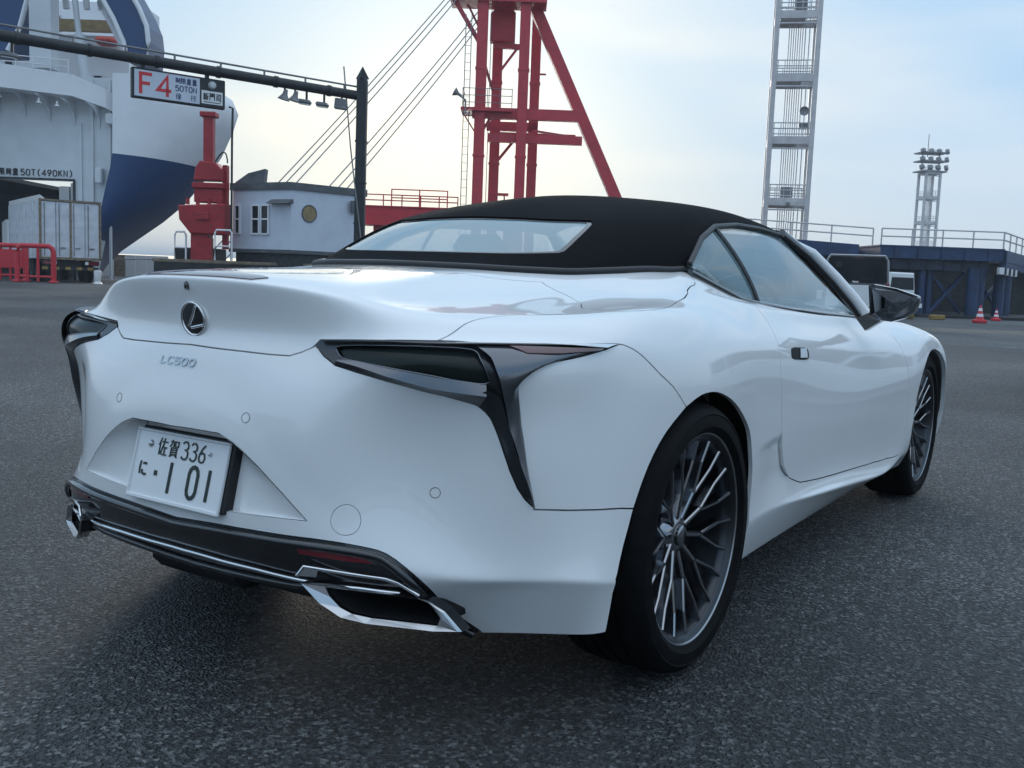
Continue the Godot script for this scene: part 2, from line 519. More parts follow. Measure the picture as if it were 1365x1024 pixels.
var M := {}
func materials() -> void:
	M.paint = mat(Color(0.84, 0.84, 0.835), 0.3, 0.0, 1.0)
	M.paint.metallic_specular = 0.2
	M.gloss_black = mat(Color(0.006, 0.006, 0.008), 0.25, 0.0, 1.0)
	M.satin_black = mat(Color(0.010, 0.010, 0.012), 0.45)
	M.matt_black = mat(Color(0.008, 0.008, 0.009), 0.8)
	M.rubber = worn(Color(0.009, 0.009, 0.010), 0.7, 0.5, 6.0, 5)
	M.rubber.metallic_specular = 0.25
	M.chrome = mat(Color(0.72, 0.72, 0.73), 0.08, 1.0)
	M.satin_chrome = mat(Color(0.55, 0.55, 0.56), 0.22, 1.0)
	M.dark_chrome = mat(Color(0.14, 0.145, 0.16), 0.2, 0.85, 0.6)
	M.smoke = mat(Color(0.030, 0.032, 0.037), 0.25, 0.3, 0.5)
	M.lens = mat(Color(0.010, 0.016, 0.015), 0.35, 0.0, 0.3)
	M.lens.metallic_specular = 0.25
	M.wheel = mat(Color(0.34, 0.345, 0.36), 0.15, 1.0)
	M.wheel_barrel = mat(Color(0.06, 0.062, 0.068), 0.3, 0.9)
	M.rim_lip = mat(Color(0.38, 0.385, 0.40), 0.25, 1.0)
	M.wheel_dark = mat(Color(0.02, 0.021, 0.024), 0.4, 0.7)
	M.red_lens = mat(Color(0.16, 0.008, 0.016), 0.12, 0.0, 1.0)
	M.dark_red_lens = mat(Color(0.075, 0.012, 0.016), 0.12, 0.0, 1.0)
	M.plate = mat(Color(0.78, 0.79, 0.80), 0.35)
	M.plate_ink = mat(Color(0.008, 0.022, 0.018), 0.4)
	M.fabric = mat(Color(0.0062, 0.0064, 0.0078), 0.95)
	M.fabric.metallic_specular = 0.25
	M.fabric.rim_enabled = true
	M.fabric.rim = 0.1
	M.fabric.normal_enabled = true
	M.fabric.normal_texture = ntex(noise(0.23, FastNoiseLite.TYPE_SIMPLEX, 8, 2), 256, Color.WHITE, Color.WHITE, 5.0)
	M.fabric.normal_scale = 0.5
	M.fabric.uv1_triplanar = true
	M.fabric.uv1_scale = Vector3.ONE * 6.0
	M.glass = pane(Color(0.30, 0.46, 0.50), 0.36)
	M.rear_glass = pane(Color(0.30, 0.42, 0.46), 0.72)
	M.trim_tan = mat(Color(0.10, 0.095, 0.09), 0.7)
	M.seat = mat(Color(0.30, 0.29, 0.28), 0.6)
	M.mirror_glass = mat(Color(0.5, 0.52, 0.56), 0.02, 1.0)

# control points of the right half of the body shell: rows from the lower edge up to the cabin opening, columns from the middle of the tail to the middle of the nose
const BODY := [
	[Vector3(0, 0.2006, 0.7418), Vector3(0.2246, 0.1988, 0.7358), Vector3(0.4353, 0.1986, 0.7261), Vector3(0.5514, 0.2069, 0.6787), Vector3(0.6459, 0.215, 0.6189), Vector3(0.767, 0.2241, 0.5688), Vector3(0.8429, 0.2066, 0.4587), Vector3(0.9041, 0.2117, 0.4264), Vector3(0.9093, 0.2053, 0.2273), Vector3(0.896, 0.1984, -0.0112), Vector3(0.9079, 0.2014, -0.1787), Vector3(0.9096, 0.2024, -0.3776), Vector3(0.8824, 0.1879, -0.5828), Vector3(0.8725, 0.1871, -1.0195), Vector3(0.8682, 0.1895, -1.5066), Vector3(0.8754, 0.1949, -1.9517), Vector3(0.8831, 0.201, -2.3776), Vector3(0.9039, 0.2008, -2.6325), Vector3(0.8961, 0.1998, -2.8538), Vector3(0.9149, 0.2, -3.1767), Vector3(0.8365, 0.2, -3.463), Vector3(0.5402, 0.2, -3.6731), Vector3(0, 0.2, -3.7437)],
	[Vector3(0, 0.3611, 0.9138), Vector3(0.2243, 0.3471, 0.9061), Vector3(0.4346, 0.3427, 0.8896), Vector3(0.596, 0.3559, 0.8333), Vector3(0.7034, 0.3696, 0.7266), Vector3(0.8212, 0.371, 0.6257), Vector3(0.9111, 0.3602, 0.5128), Vector3(0.9258, 0.3425, 0.4094), Vector3(0.9377, 0.3277, 0.2125), Vector3(0.9409, 0.317, -0.0086), Vector3(0.9428, 0.3215, -0.1791), Vector3(0.942, 0.3293, -0.3766), Vector3(0.9398, 0.3406, -0.5924), Vector3(0.9442, 0.3096, -0.969), Vector3(0.9426, 0.2672, -1.4984), Vector3(0.9347, 0.2201, -2.0472), Vector3(0.9281, 0.2603, -2.3627), Vector3(0.934, 0.2658, -2.6198), Vector3(0.9123, 0.2663, -2.852), Vector3(0.9416, 0.2663, -3.1962), Vector3(0.8718, 0.2651, -3.5156), Vector3(0.5619, 0.2653, -3.7912), Vector3(0, 0.2651, -3.8233)],
	[Vector3(0, 0.4386, 0.9217), Vector3(0.2229, 0.436, 0.9126), Vector3(0.4339, 0.4301, 0.8979), Vector3(0.6, 0.4088, 0.8438), Vector3(0.7238, 0.3685, 0.7427), Vector3(0.8244, 0.3719, 0.6378), Vector3(0.9098, 0.3594, 0.5153), Vector3(0.9289, 0.3259, 0.4115), Vector3(0.9426, 0.3129, 0.2162), Vector3(0.9464, 0.3114, -0.0076), Vector3(0.9414, 0.3249, -0.174), Vector3(0.9367, 0.3395, -0.3758), Vector3(0.9343, 0.343, -0.5933), Vector3(0.9685, 0.3201, -0.9787), Vector3(0.9798, 0.2957, -1.4979), Vector3(0.9736, 0.244, -2.03), Vector3(0.9354, 0.2695, -2.3619), Vector3(0.9453, 0.3169, -2.6208), Vector3(0.9363, 0.3681, -2.8505), Vector3(0.9638, 0.3659, -3.2044), Vector3(0.8902, 0.357, -3.532), Vector3(0.5861, 0.361, -3.8075), Vector3(0, 0.3605, -3.8601)],
	[Vector3(0, 0.5355, 0.9275), Vector3(0.2221, 0.5354, 0.9204), Vector3(0.4294, 0.5289, 0.9003), Vector3(0.5691, 0.4997, 0.7915), Vector3(0.6978, 0.4378, 0.7156), Vector3(0.8146, 0.432, 0.6405), Vector3(0.889, 0.4381, 0.4954), Vector3(0.9121, 0.4544, 0.4089), Vector3(0.9429, 0.4592, 0.1964), Vector3(0.9512, 0.438, 0.0007), Vector3(0.9545, 0.4435, -0.2119), Vector3(0.9348, 0.4325, -0.3706), Vector3(0.9338, 0.3765, -0.5929), Vector3(0.9199, 0.3452, -0.9681), Vector3(0.9143, 0.314, -1.4987), Vector3(0.9197, 0.2536, -2.0487), Vector3(0.9458, 0.3315, -2.3636), Vector3(0.9624, 0.3986, -2.6181), Vector3(0.9443, 0.457, -2.8509), Vector3(0.9704, 0.4663, -3.2019), Vector3(0.8969, 0.4607, -3.5309), Vector3(0.6193, 0.4478, -3.8217), Vector3(0, 0.4563, -3.8926)],
	[Vector3(0, 0.6638, 0.9365), Vector3(0.2247, 0.6563, 0.932), Vector3(0.4333, 0.6513, 0.9092), Vector3(0.5564, 0.6459, 0.7663), Vector3(0.7042, 0.6318, 0.7105), Vector3(0.8285, 0.6337, 0.6561), Vector3(0.8787, 0.614, 0.4865), Vector3(0.914, 0.6161, 0.402), Vector3(0.9419, 0.616, 0.2007), Vector3(0.9586, 0.6232, 0.0011), Vector3(0.9538, 0.6075, -0.2064), Vector3(0.9371, 0.6016, -0.3711), Vector3(0.9416, 0.5827, -0.5841), Vector3(0.9372, 0.557, -1.0282), Vector3(0.9336, 0.5415, -1.5063), Vector3(0.9417, 0.5607, -1.9361), Vector3(0.9454, 0.5687, -2.378), Vector3(0.9611, 0.5952, -2.6301), Vector3(0.9501, 0.6188, -2.8514), Vector3(0.9726, 0.5911, -3.192), Vector3(0.8957, 0.5571, -3.5086), Vector3(0.6188, 0.541, -3.799), Vector3(0, 0.5063, -3.8665)],
	[Vector3(0, 0.7782, 0.9187), Vector3(0.2291, 0.7752, 0.9033), Vector3(0.4312, 0.7725, 0.8881), Vector3(0.5664, 0.7645, 0.7942), Vector3(0.7038, 0.7598, 0.737), Vector3(0.8139, 0.7533, 0.646), Vector3(0.8694, 0.7484, 0.4941), Vector3(0.9039, 0.7412, 0.4019), Vector3(0.9455, 0.7377, 0.2007), Vector3(0.9643, 0.7346, 0.0008), Vector3(0.9556, 0.7231, -0.207), Vector3(0.9403, 0.7114, -0.3716), Vector3(0.935, 0.7054, -0.5835), Vector3(0.9218, 0.6894, -1.0186), Vector3(0.9129, 0.6737, -1.5069), Vector3(0.925, 0.6691, -1.9533), Vector3(0.9372, 0.6691, -2.3784), Vector3(0.9617, 0.6909, -2.6307), Vector3(0.9557, 0.7089, -2.8557), Vector3(0.9739, 0.6909, -3.171), Vector3(0.8903, 0.6641, -3.4639), Vector3(0.5915, 0.6372, -3.7592), Vector3(0, 0.5874, -3.8254)],
	[Vector3(0, 0.8501, 0.8913), Vector3(0.1796, 0.8503, 0.8801), Vector3(0.4297, 0.8488, 0.8189), Vector3(0.6104, 0.8611, 0.8391), Vector3(0.7293, 0.8601, 0.7836), Vector3(0.8226, 0.8617, 0.6943), Vector3(0.8774, 0.8627, 0.5095), Vector3(0.8932, 0.8678, 0.3975), Vector3(0.9369, 0.8416, 0.2005), Vector3(0.9507, 0.8299, 0.0009), Vector3(0.9417, 0.8181, -0.2069), Vector3(0.9299, 0.8188, -0.3716), Vector3(0.9261, 0.8085, -0.5835), Vector3(0.9054, 0.7904, -1.0186), Vector3(0.8874, 0.7734, -1.5063), Vector3(0.8943, 0.7667, -1.952), Vector3(0.9025, 0.7629, -2.3768), Vector3(0.9335, 0.7746, -2.6355), Vector3(0.9346, 0.7829, -2.8621), Vector3(0.9503, 0.7724, -3.1369), Vector3(0.8626, 0.7494, -3.3958), Vector3(0.5361, 0.7003, -3.7081), Vector3(0, 0.6569, -3.7759)],
	[Vector3(0, 0.887, 0.8724), Vector3(0.237, 0.8903, 0.831), Vector3(0.4368, 0.8955, 0.815), Vector3(0.573, 0.8937, 0.7715), Vector3(0.6657, 0.8981, 0.7016), Vector3(0.7659, 0.8975, 0.5867), Vector3(0.8423, 0.893, 0.4811), Vector3(0.8799, 0.9034, 0.4186), Vector3(0.9104, 0.8923, 0.1977), Vector3(0.9276, 0.8992, 0.0008), Vector3(0.9218, 0.8866, -0.207), Vector3(0.9154, 0.8756, -0.3713), Vector3(0.9078, 0.8645, -0.5842), Vector3(0.882, 0.8546, -1.0278), Vector3(0.8534, 0.845, -1.5073), Vector3(0.8571, 0.8325, -1.9501), Vector3(0.8642, 0.8206, -2.3755), Vector3(0.902, 0.8262, -2.6414), Vector3(0.9083, 0.83, -2.8696), Vector3(0.9098, 0.816, -3.1072), Vector3(0.813, 0.7953, -3.3208), Vector3(0.4778, 0.767, -3.5932), Vector3(0, 0.7172, -3.6506)],
	[Vector3(0, 1.0076, 0.9088), Vector3(0.189, 1.0042, 0.9001), Vector3(0.412, 0.982, 0.8239), Vector3(0.5302, 0.9251, 0.7669), Vector3(0.6347, 0.919, 0.6853), Vector3(0.7367, 0.9192, 0.5852), Vector3(0.7997, 0.932, 0.4655), Vector3(0.8354, 0.9368, 0.3899), Vector3(0.8704, 0.9518, 0.2076), Vector3(0.8788, 0.9602, -0.0008), Vector3(0.8751, 0.942, -0.2062), Vector3(0.8649, 0.928, -0.3687), Vector3(0.8663, 0.9329, -0.5927), Vector3(0.8115, 0.906, -0.9667), Vector3(0.8029, 0.8829, -1.512), Vector3(0.7997, 0.8683, -1.9593), Vector3(0.8035, 0.8587, -2.3684), Vector3(0.8307, 0.8639, -2.6516), Vector3(0.8279, 0.867, -2.8764), Vector3(0.8382, 0.8441, -3.037), Vector3(0.75, 0.8176, -3.1762), Vector3(0.3823, 0.8001, -3.4339), Vector3(0, 0.7681, -3.4538)],
	[Vector3(0, 1.0049, 0.898), Vector3(0.2056, 1.0044, 0.8819), Vector3(0.4134, 0.9809, 0.8218), Vector3(0.505, 0.955, 0.7314), Vector3(0.608, 0.9393, 0.6579), Vector3(0.7016, 0.9372, 0.5558), Vector3(0.7568, 0.9457, 0.4426), Vector3(0.7957, 0.9569, 0.3416), Vector3(0.8211, 0.971, 0.1916), Vector3(0.8211, 0.9771, 0.0108), Vector3(0.8136, 0.9835, -0.216), Vector3(0.8009, 0.9875, -0.3829), Vector3(0.8375, 0.9693, -0.5947), Vector3(0.7981, 0.95, -0.977), Vector3(0.7826, 0.9324, -1.4992), Vector3(0.7834, 0.911, -2.0454), Vector3(0.7571, 0.8898, -2.3523), Vector3(0.7757, 0.8838, -2.6658), Vector3(0.765, 0.8818, -2.9207), Vector3(0.736, 0.8661, -3.0162), Vector3(0.6315, 0.8517, -3.0791), Vector3(0.3214, 0.8474, -3.2698), Vector3(0, 0.834, -3.3186)],
	[Vector3(0, 1.0257, 0.8726), Vector3(0.1791, 1.0208, 0.8458), Vector3(0.3642, 1.0045, 0.7687), Vector3(0.4464, 0.9609, 0.691), Vector3(0.5325, 0.951, 0.616), Vector3(0.6331, 0.9495, 0.5109), Vector3(0.6911, 0.9546, 0.392), Vector3(0.7318, 0.9608, 0.2857), Vector3(0.7576, 0.9695, 0.1339), Vector3(0.7673, 0.9871, -0.0228), Vector3(0.7656, 1.0055, -0.1683), Vector3(0.7538, 1.0188, -0.2992), Vector3(0.7976, 0.9865, -0.6019), Vector3(0.7686, 0.9614, -0.976), Vector3(0.7571, 0.9361, -1.4981), Vector3(0.7815, 0.9072, -2.0305), Vector3(0.6857, 0.912, -2.3809), Vector3(0.6493, 0.9081, -2.6043), Vector3(0.6049, 0.9021, -2.7548), Vector3(0.6068, 0.8838, -2.9069), Vector3(0.5479, 0.8644, -3.0214), Vector3(0.265, 0.8551, -3.1312), Vector3(0, 0.8358, -3.1488)],
	[Vector3(0, 1.035, 0.6054), Vector3(0.1513, 1.034, 0.5622), Vector3(0.3351, 1.0182, 0.5114), Vector3(0.4022, 0.9842, 0.4563), Vector3(0.5033, 0.9781, 0.3714), Vector3(0.5867, 0.9744, 0.28), Vector3(0.6397, 0.9848, 0.1931), Vector3(0.6711, 0.987, 0.1127), Vector3(0.6965, 0.997, -0.007), Vector3(0.7089, 1.0137, -0.0901), Vector3(0.7159, 1.0323, -0.215), Vector3(0.7274, 1.0393, -0.3217), Vector3(0.7814, 0.9848, -0.6295), Vector3(0.7665, 0.9674, -0.9644), Vector3(0.7504, 0.9373, -1.4975), Vector3(0.7825, 0.9031, -2.044), Vector3(0.6507, 0.9289, -2.3159), Vector3(0.5913, 0.9252, -2.4899), Vector3(0.5228, 0.9184, -2.5982), Vector3(0.4503, 0.912, -2.7219), Vector3(0.3525, 0.9047, -2.8144), Vector3(0.1715, 0.8996, -2.8933), Vector3(0, 0.9039, -2.9309)],
	[Vector3(0, 1.0429, 0.3915), Vector3(0.1664, 1.0403, 0.3491), Vector3(0.3115, 1.0381, 0.322), Vector3(0.3935, 1.0185, 0.2727), Vector3(0.4536, 1.0095, 0.2007), Vector3(0.5293, 1.0095, 0.1161), Vector3(0.5775, 1.0217, 0.0358), Vector3(0.6121, 1.024, -0.0446), Vector3(0.6348, 1.0368, -0.1208), Vector3(0.6627, 1.0475, -0.1908), Vector3(0.6943, 1.0527, -0.2986), Vector3(0.7046, 1.0682, -0.3904), Vector3(0.762, 0.9796, -0.6688), Vector3(0.7484, 0.9684, -0.9907), Vector3(0.746, 0.94, -1.4905), Vector3(0.7857, 0.9029, -2.0577), Vector3(0.6089, 0.9476, -2.2656), Vector3(0.5069, 0.9501, -2.39), Vector3(0.4077, 0.9474, -2.442), Vector3(0.3264, 0.9457, -2.4993), Vector3(0.2466, 0.9418, -2.5305), Vector3(0.1269, 0.9423, -2.5485), Vector3(0, 0.9423, -2.5828)],
	[Vector3(0, 1.0557, 0.1779), Vector3(0.1506, 1.0535, 0.1528), Vector3(0.2888, 1.0522, 0.1331), Vector3(0.3728, 1.0495, 0.0943), Vector3(0.4411, 1.0503, 0.0287), Vector3(0.503, 1.0487, -0.0274), Vector3(0.5464, 1.0552, -0.1004), Vector3(0.5821, 1.0599, -0.1704), Vector3(0.6046, 1.0654, -0.2375), Vector3(0.63, 1.0686, -0.3196), Vector3(0.6561, 1.0665, -0.4081), Vector3(0.6734, 1.0787, -0.4361), Vector3(0.7342, 0.9694, -0.7456), Vector3(0.7365, 0.9626, -1.0043), Vector3(0.7274, 0.9362, -1.4838), Vector3(0.7753, 0.9004, -2.0714), Vector3(0.5653, 0.9582, -2.2103), Vector3(0.4562, 0.9617, -2.3025), Vector3(0.3567, 0.9588, -2.3288), Vector3(0.278, 0.9632, -2.365), Vector3(0.2045, 0.9649, -2.3809), Vector3(0.1028, 0.9673, -2.3919), Vector3(0, 0.9712, -2.4038)],
]
# the right half of the fabric roof: rows from its lower edge to the spine, columns from the tail to the windscreen header
const TOP := [
	[Vector3(0, 1.0531, 0.1909), Vector3(0.3087, 1.0497, 0.1586), Vector3(0.4379, 1.0475, 0.0435), Vector3(0.5851, 1.0637, -0.1465), Vector3(0.7037, 1.0378, -0.4931), Vector3(0.6425, 1.1669, -0.5595), Vector3(0.6021, 1.2298, -0.7953), Vector3(0.5767, 1.2477, -1.0558), Vector3(0.5723, 1.2499, -1.2694), Vector3(0.5522, 1.2401, -1.6919), Vector3(0.55, 1.23, -1.66)],
	[Vector3(0, 1.0775, 0.0989), Vector3(0.3118, 1.0781, 0.0693), Vector3(0.4336, 1.0847, -0.0276), Vector3(0.5807, 1.0964, -0.2081), Vector3(0.6848, 1.0984, -0.4825), Vector3(0.6338, 1.1863, -0.5781), Vector3(0.5867, 1.2523, -0.803), Vector3(0.5697, 1.2649, -1.0511), Vector3(0.5636, 1.269, -1.271), Vector3(0.5423, 1.2566, -1.6792), Vector3(0.5415, 1.2443, -1.6488)],
	[Vector3(0, 1.1545, -0.0594), Vector3(0.3016, 1.142, -0.0656), Vector3(0.4259, 1.1445, -0.1477), Vector3(0.5537, 1.1649, -0.3235), Vector3(0.631, 1.1716, -0.5047), Vector3(0.5987, 1.2253, -0.5982), Vector3(0.5647, 1.2642, -0.838), Vector3(0.5528, 1.2751, -1.0495), Vector3(0.5435, 1.2793, -1.2882), Vector3(0.5347, 1.2621, -1.6622), Vector3(0.5232, 1.2506, -1.645)],
	[Vector3(0, 1.2227, -0.1914), Vector3(0.271, 1.2058, -0.2053), Vector3(0.3813, 1.2296, -0.3291), Vector3(0.4887, 1.244, -0.4514), Vector3(0.5656, 1.2462, -0.5783), Vector3(0.544, 1.2779, -0.6823), Vector3(0.5198, 1.2921, -0.891), Vector3(0.5149, 1.2991, -1.0951), Vector3(0.5048, 1.3015, -1.3122), Vector3(0.4952, 1.2825, -1.6431), Vector3(0.4858, 1.2653, -1.6417)],
	[Vector3(0, 1.263, -0.3056), Vector3(0.2152, 1.2665, -0.3992), Vector3(0.2799, 1.2821, -0.555), Vector3(0.3429, 1.3108, -0.6965), Vector3(0.4099, 1.3203, -0.8253), Vector3(0.4209, 1.3239, -0.9161), Vector3(0.4068, 1.3288, -0.9832), Vector3(0.3948, 1.3339, -1.1336), Vector3(0.3821, 1.3338, -1.3533), Vector3(0.3697, 1.3168, -1.6191), Vector3(0.3572, 1.2964, -1.6272)],
	[Vector3(0, 1.3068, -0.525), Vector3(0, 1.3435, -0.6978), Vector3(0, 1.355, -0.7694), Vector3(0, 1.3588, -0.8505), Vector3(0, 1.3623, -0.9395), Vector3(0, 1.3638, -1.0431), Vector3(0, 1.3647, -1.1528), Vector3(0, 1.3625, -1.2066), Vector3(0, 1.3615, -1.3803), Vector3(0, 1.3455, -1.6173), Vector3(0, 1.3195, -1.631)],
]
var U_LAMP := PackedVector2Array([Vector2(1.702, 6.384), Vector2(1.73, 6.622), Vector2(2.172, 6.708), Vector2(2.765, 6.812), Vector2(3.405, 6.858), Vector2(3.898, 6.839), Vector2(4.273, 6.867), Vector2(4.984, 6.874), Vector2(5.79, 6.869), Vector2(7.002, 6.722), Vector2(6.6, 6.474), Vector2(5.757, 6.182), Vector2(5.154, 6.012), Vector2(4.975, 5.89), Vector2(4.872, 5.65), Vector2(4.833, 5.355), Vector2(4.847, 4.707), Vector2(4.922, 4.106), Vector2(5.004, 3.782), Vector2(5.076, 3.519), Vector2(4.927, 3.626), Vector2(4.801, 3.768), Vector2(4.674, 3.991), Vector2(4.577, 4.246), Vector2(4.49, 4.53), Vector2(4.398, 4.803), Vector2(4.324, 4.925), Vector2(4.204, 5.046), Vector2(3.958, 5.158), Vector2(3.45, 5.244), Vector2(2.827, 5.427), Vector2(2.367, 5.6), Vector2(2.052, 5.746), Vector2(1.865, 6.007)])
var U_LENS := PackedVector2Array([Vector2(1.989, 6.288), Vector2(1.969, 6.362), Vector2(2.041, 6.451), Vector2(2.363, 6.517), Vector2(2.774, 6.564), Vector2(3.161, 6.582), Vector2(3.533, 6.577), Vector2(3.881, 6.56), Vector2(4.15, 6.501), Vector2(4.245, 6.355), Vector2(4.272, 6.18), Vector2(4.316, 6.025), Vector2(4.353, 5.874), Vector2(4.394, 5.714), Vector2(4.414, 5.583), Vector2(4.394, 5.528), Vector2(4.329, 5.51), Vector2(4.202, 5.505), Vector2(4.028, 5.521), Vector2(3.821, 5.562), Vector2(3.563, 5.62), Vector2(3.216, 5.686), Vector2(2.853, 5.76), Vector2(2.524, 5.843), Vector2(2.263, 5.919), Vector2(2.148, 5.949), Vector2(2.093, 5.995), Vector2(2.03, 6.146)])
var U_WHITE := PackedVector2Array([Vector2(0, 1.914), Vector2(0.181, 1.941), Vector2(0.397, 1.977), Vector2(0.601, 2.009), Vector2(0.774, 2.033), Vector2(0.934, 2.052), Vector2(1.098, 2.073), Vector2(1.276, 2.098), Vector2(1.451, 2.122), Vector2(1.623, 2.147), Vector2(1.795, 2.177), Vector2(1.958, 2.205), Vector2(2.118, 2.227), Vector2(2.286, 2.243), Vector2(2.447, 2.253), Vector2(2.593, 2.256), Vector2(2.719, 2.259), Vector2(2.827, 2.255), Vector2(2.938, 2.219), Vector2(3.068, 2.119), Vector2(3.197, 1.962), Vector2(3.312, 1.762), Vector2(3.405, 1.53), Vector2(3.476, 1.287), Vector2(3.538, 1.06), Vector2(3.592, 0.869), Vector2(3.645, 0.71), Vector2(3.727, 0.554), Vector2(3.885, 0.365), Vector2(4.082, 0.187), Vector2(4.232, 0.068)])
var U_SHUT := PackedVector2Array([Vector2(0, 6.024), Vector2(0.472, 5.974), Vector2(0.908, 5.947), Vector2(1.214, 5.925), Vector2(1.452, 5.935), Vector2(1.572, 6.097), Vector2(1.668, 6.299)])
var U_BOOTCURVE := PackedVector2Array([Vector2(3.602, 6.99), Vector2(3.676, 7.091), Vector2(3.774, 7.255), Vector2(3.871, 7.481), Vector2(3.973, 7.759), Vector2(4.074, 8.098), Vector2(4.186, 8.446), Vector2(4.319, 8.756), Vector2(4.474, 9.03), Vector2(4.663, 9.26), Vector2(4.862, 9.434), Vector2(5.069, 9.527), Vector2(5.227, 9.57)])
var U_TONNEAU := PackedVector2Array([Vector2(6.118, 9.466), Vector2(7.123, 9.073), Vector2(7.49, 8.875), Vector2(7.951, 8.674), Vector2(8.33, 8.602), Vector2(8.701, 8.658), Vector2(9.077, 8.931), Vector2(9.472, 9.275), Vector2(9.936, 9.52), Vector2(10.381, 9.833), Vector2(10.751, 10.396), Vector2(11, 10.992), Vector2(11.016, 11.427), Vector2(10.942, 11.814), Vector2(10.886, 12.256), Vector2(10.837, 12.595)])
var U_SPLIT := PackedVector2Array([Vector2(7.123, 9.073), Vector2(6.613, 10.554), Vector2(5.416, 11.557), Vector2(4.536, 12.313)])
var U_CORNER := PackedVector2Array([Vector2(7.085, 6.704), Vector2(7.175, 6.617), Vector2(7.291, 6.483), Vector2(7.395, 6.306), Vector2(7.504, 6.11), Vector2(7.624, 5.914), Vector2(7.75, 5.729), Vector2(7.876, 5.593), Vector2(8.011, 5.441), Vector2(8.185, 5.171), Vector2(8.327, 4.938)])
var U_MID := PackedVector2Array([Vector2(5.077, 3.494), Vector2(5.271, 3.486), Vector2(5.474, 3.474), Vector2(5.69, 3.457), Vector2(5.996, 3.436), Vector2(6.373, 3.402), Vector2(6.666, 3.374), Vector2(6.95, 3.339), Vector2(7.249, 3.283)])
var U_DOOR := PackedVector2Array([Vector2(12.264, 9.769), Vector2(12.142, 8.849), Vector2(12.188, 7.945), Vector2(12.108, 7.15), Vector2(12.053, 6.267), Vector2(12.026, 5.816), Vector2(12.023, 5.441), Vector2(12.03, 5.102), Vector2(12.027, 4.805), Vector2(12.03, 4.528), Vector2(12.042, 4.275), Vector2(12.079, 3.982), Vector2(12.128, 3.717), Vector2(12.227, 3.401), Vector2(12.417, 3.138), Vector2(12.737, 2.942), Vector2(13.18, 2.889), Vector2(13.635, 2.87), Vector2(13.994, 2.884), Vector2(14.382, 2.914), Vector2(14.764, 2.919), Vector2(15.202, 2.835), Vector2(15.778, 2.474)])
var U_RECESS := PackedVector2Array([Vector2(0, 3.958), Vector2(0.248, 3.971), Vector2(0.705, 3.98), Vector2(0.912, 3.861), Vector2(1.063, 3.715), Vector2(1.281, 3.472), Vector2(1.579, 3.07), Vector2(1.901, 2.594), Vector2(1.109, 2.458), Vector2(0, 2.285)])
var U_TOW := PackedVector2Array([Vector2(2.393, 2.751)])
var U_SENS_IN := PackedVector2Array([Vector2(1.039, 4.355)])
var U_SENS_OUT := PackedVector2Array([Vector2(3.547, 3.549)])
var U_HANDLE := PackedVector2Array([Vector2(12.435, 6.639), Vector2(12.904, 6.564), Vector2(12.866, 6.013), Vector2(12.378, 6.087)])
var U_RIDGE := PackedVector2Array([Vector2(4.198, 6.456), Vector2(4.437, 6.069), Vector2(4.545, 5.658), Vector2(4.607, 5.138), Vector2(4.644, 4.71), Vector2(4.815, 4.102), Vector2(4.976, 3.747), Vector2(5.063, 3.538)])
var U_RIGHTEDGE := PackedVector2Array([Vector2(6.976, 6.682), Vector2(5.758, 6.209), Vector2(5.011, 5.95), Vector2(4.878, 5.65), Vector2(4.839, 5.356), Vector2(4.853, 4.707), Vector2(4.934, 4.106), Vector2(5.069, 3.538)])
var U_RIDGE2 := PackedVector2Array([Vector2(4.373, 5.446), Vector2(4.529, 5.328), Vector2(4.576, 5.132), Vector2(4.644, 4.71), Vector2(4.72, 4.359), Vector2(4.815, 4.102), Vector2(4.976, 3.747), Vector2(5.063, 3.538)])
var U_LEFTEDGE := PackedVector2Array([Vector2(3.993, 5.162), Vector2(4.205, 5.061), Vector2(4.324, 4.932), Vector2(4.409, 4.804), Vector2(4.502, 4.531), Vector2(4.686, 3.992), Vector2(4.813, 3.768), Vector2(5.057, 3.529)])
var U_LOW1 := PackedVector2Array([Vector2(2.093, 5.995), Vector2(2.853, 5.76), Vector2(3.563, 5.62), Vector2(4.353, 5.511)])
var U_LOW2 := PackedVector2Array([Vector2(2.067, 5.841), Vector2(2.814, 5.575), Vector2(3.507, 5.401), Vector2(4.344, 5.316)])
var U_LOW3 := PackedVector2Array([Vector2(2.041, 5.756), Vector2(2.827, 5.436), Vector2(3.45, 5.26), Vector2(4.238, 5.041)])
var U_CH1 := PackedVector2Array([Vector2(1.762, 6.598), Vector2(2.765, 6.776), Vector2(3.898, 6.813), Vector2(4.272, 6.841), Vector2(4.983, 6.856), Vector2(5.787, 6.847), Vector2(6.962, 6.702)])
var U_CH2 := PackedVector2Array([Vector2(1.771, 6.523), Vector2(2.771, 6.616), Vector2(3.895, 6.587), Vector2(4.198, 6.504), Vector2(4.978, 6.54), Vector2(5.753, 6.541), Vector2(6.58, 6.476)])
var U_MARKER := PackedVector2Array([Vector2(4.706, 6.481), Vector2(4.978, 6.24), Vector2(5.528, 6.247), Vector2(6.446, 6.42)])
var U_CHROME := PackedVector2Array([Vector2(0.175, 1.059), Vector2(0.624, 1.069), Vector2(1.128, 1.115), Vector2(1.696, 1.127), Vector2(2.116, 1.141), Vector2(2.571, 1.149), Vector2(3.095, 1.068)])
var U_REFL := PackedVector2Array([Vector2(1.771, 1.935), Vector2(2.218, 2.004), Vector2(2.603, 2.019), Vector2(2.799, 1.892), Vector2(2.511, 1.844), Vector2(2.119, 1.812), Vector2(1.818, 1.786)])
var U_VLOW := PackedVector2Array([Vector2(0.461, 0.756), Vector2(1.202, 0.878), Vector2(1.639, 0.94), Vector2(2.102, 1.089), Vector2(2.742, 1.025), Vector2(3.328, 0.838), Vector2(3.477, 0.705), Vector2(3.677, 0.452), Vector2(3.872, 0.061)])
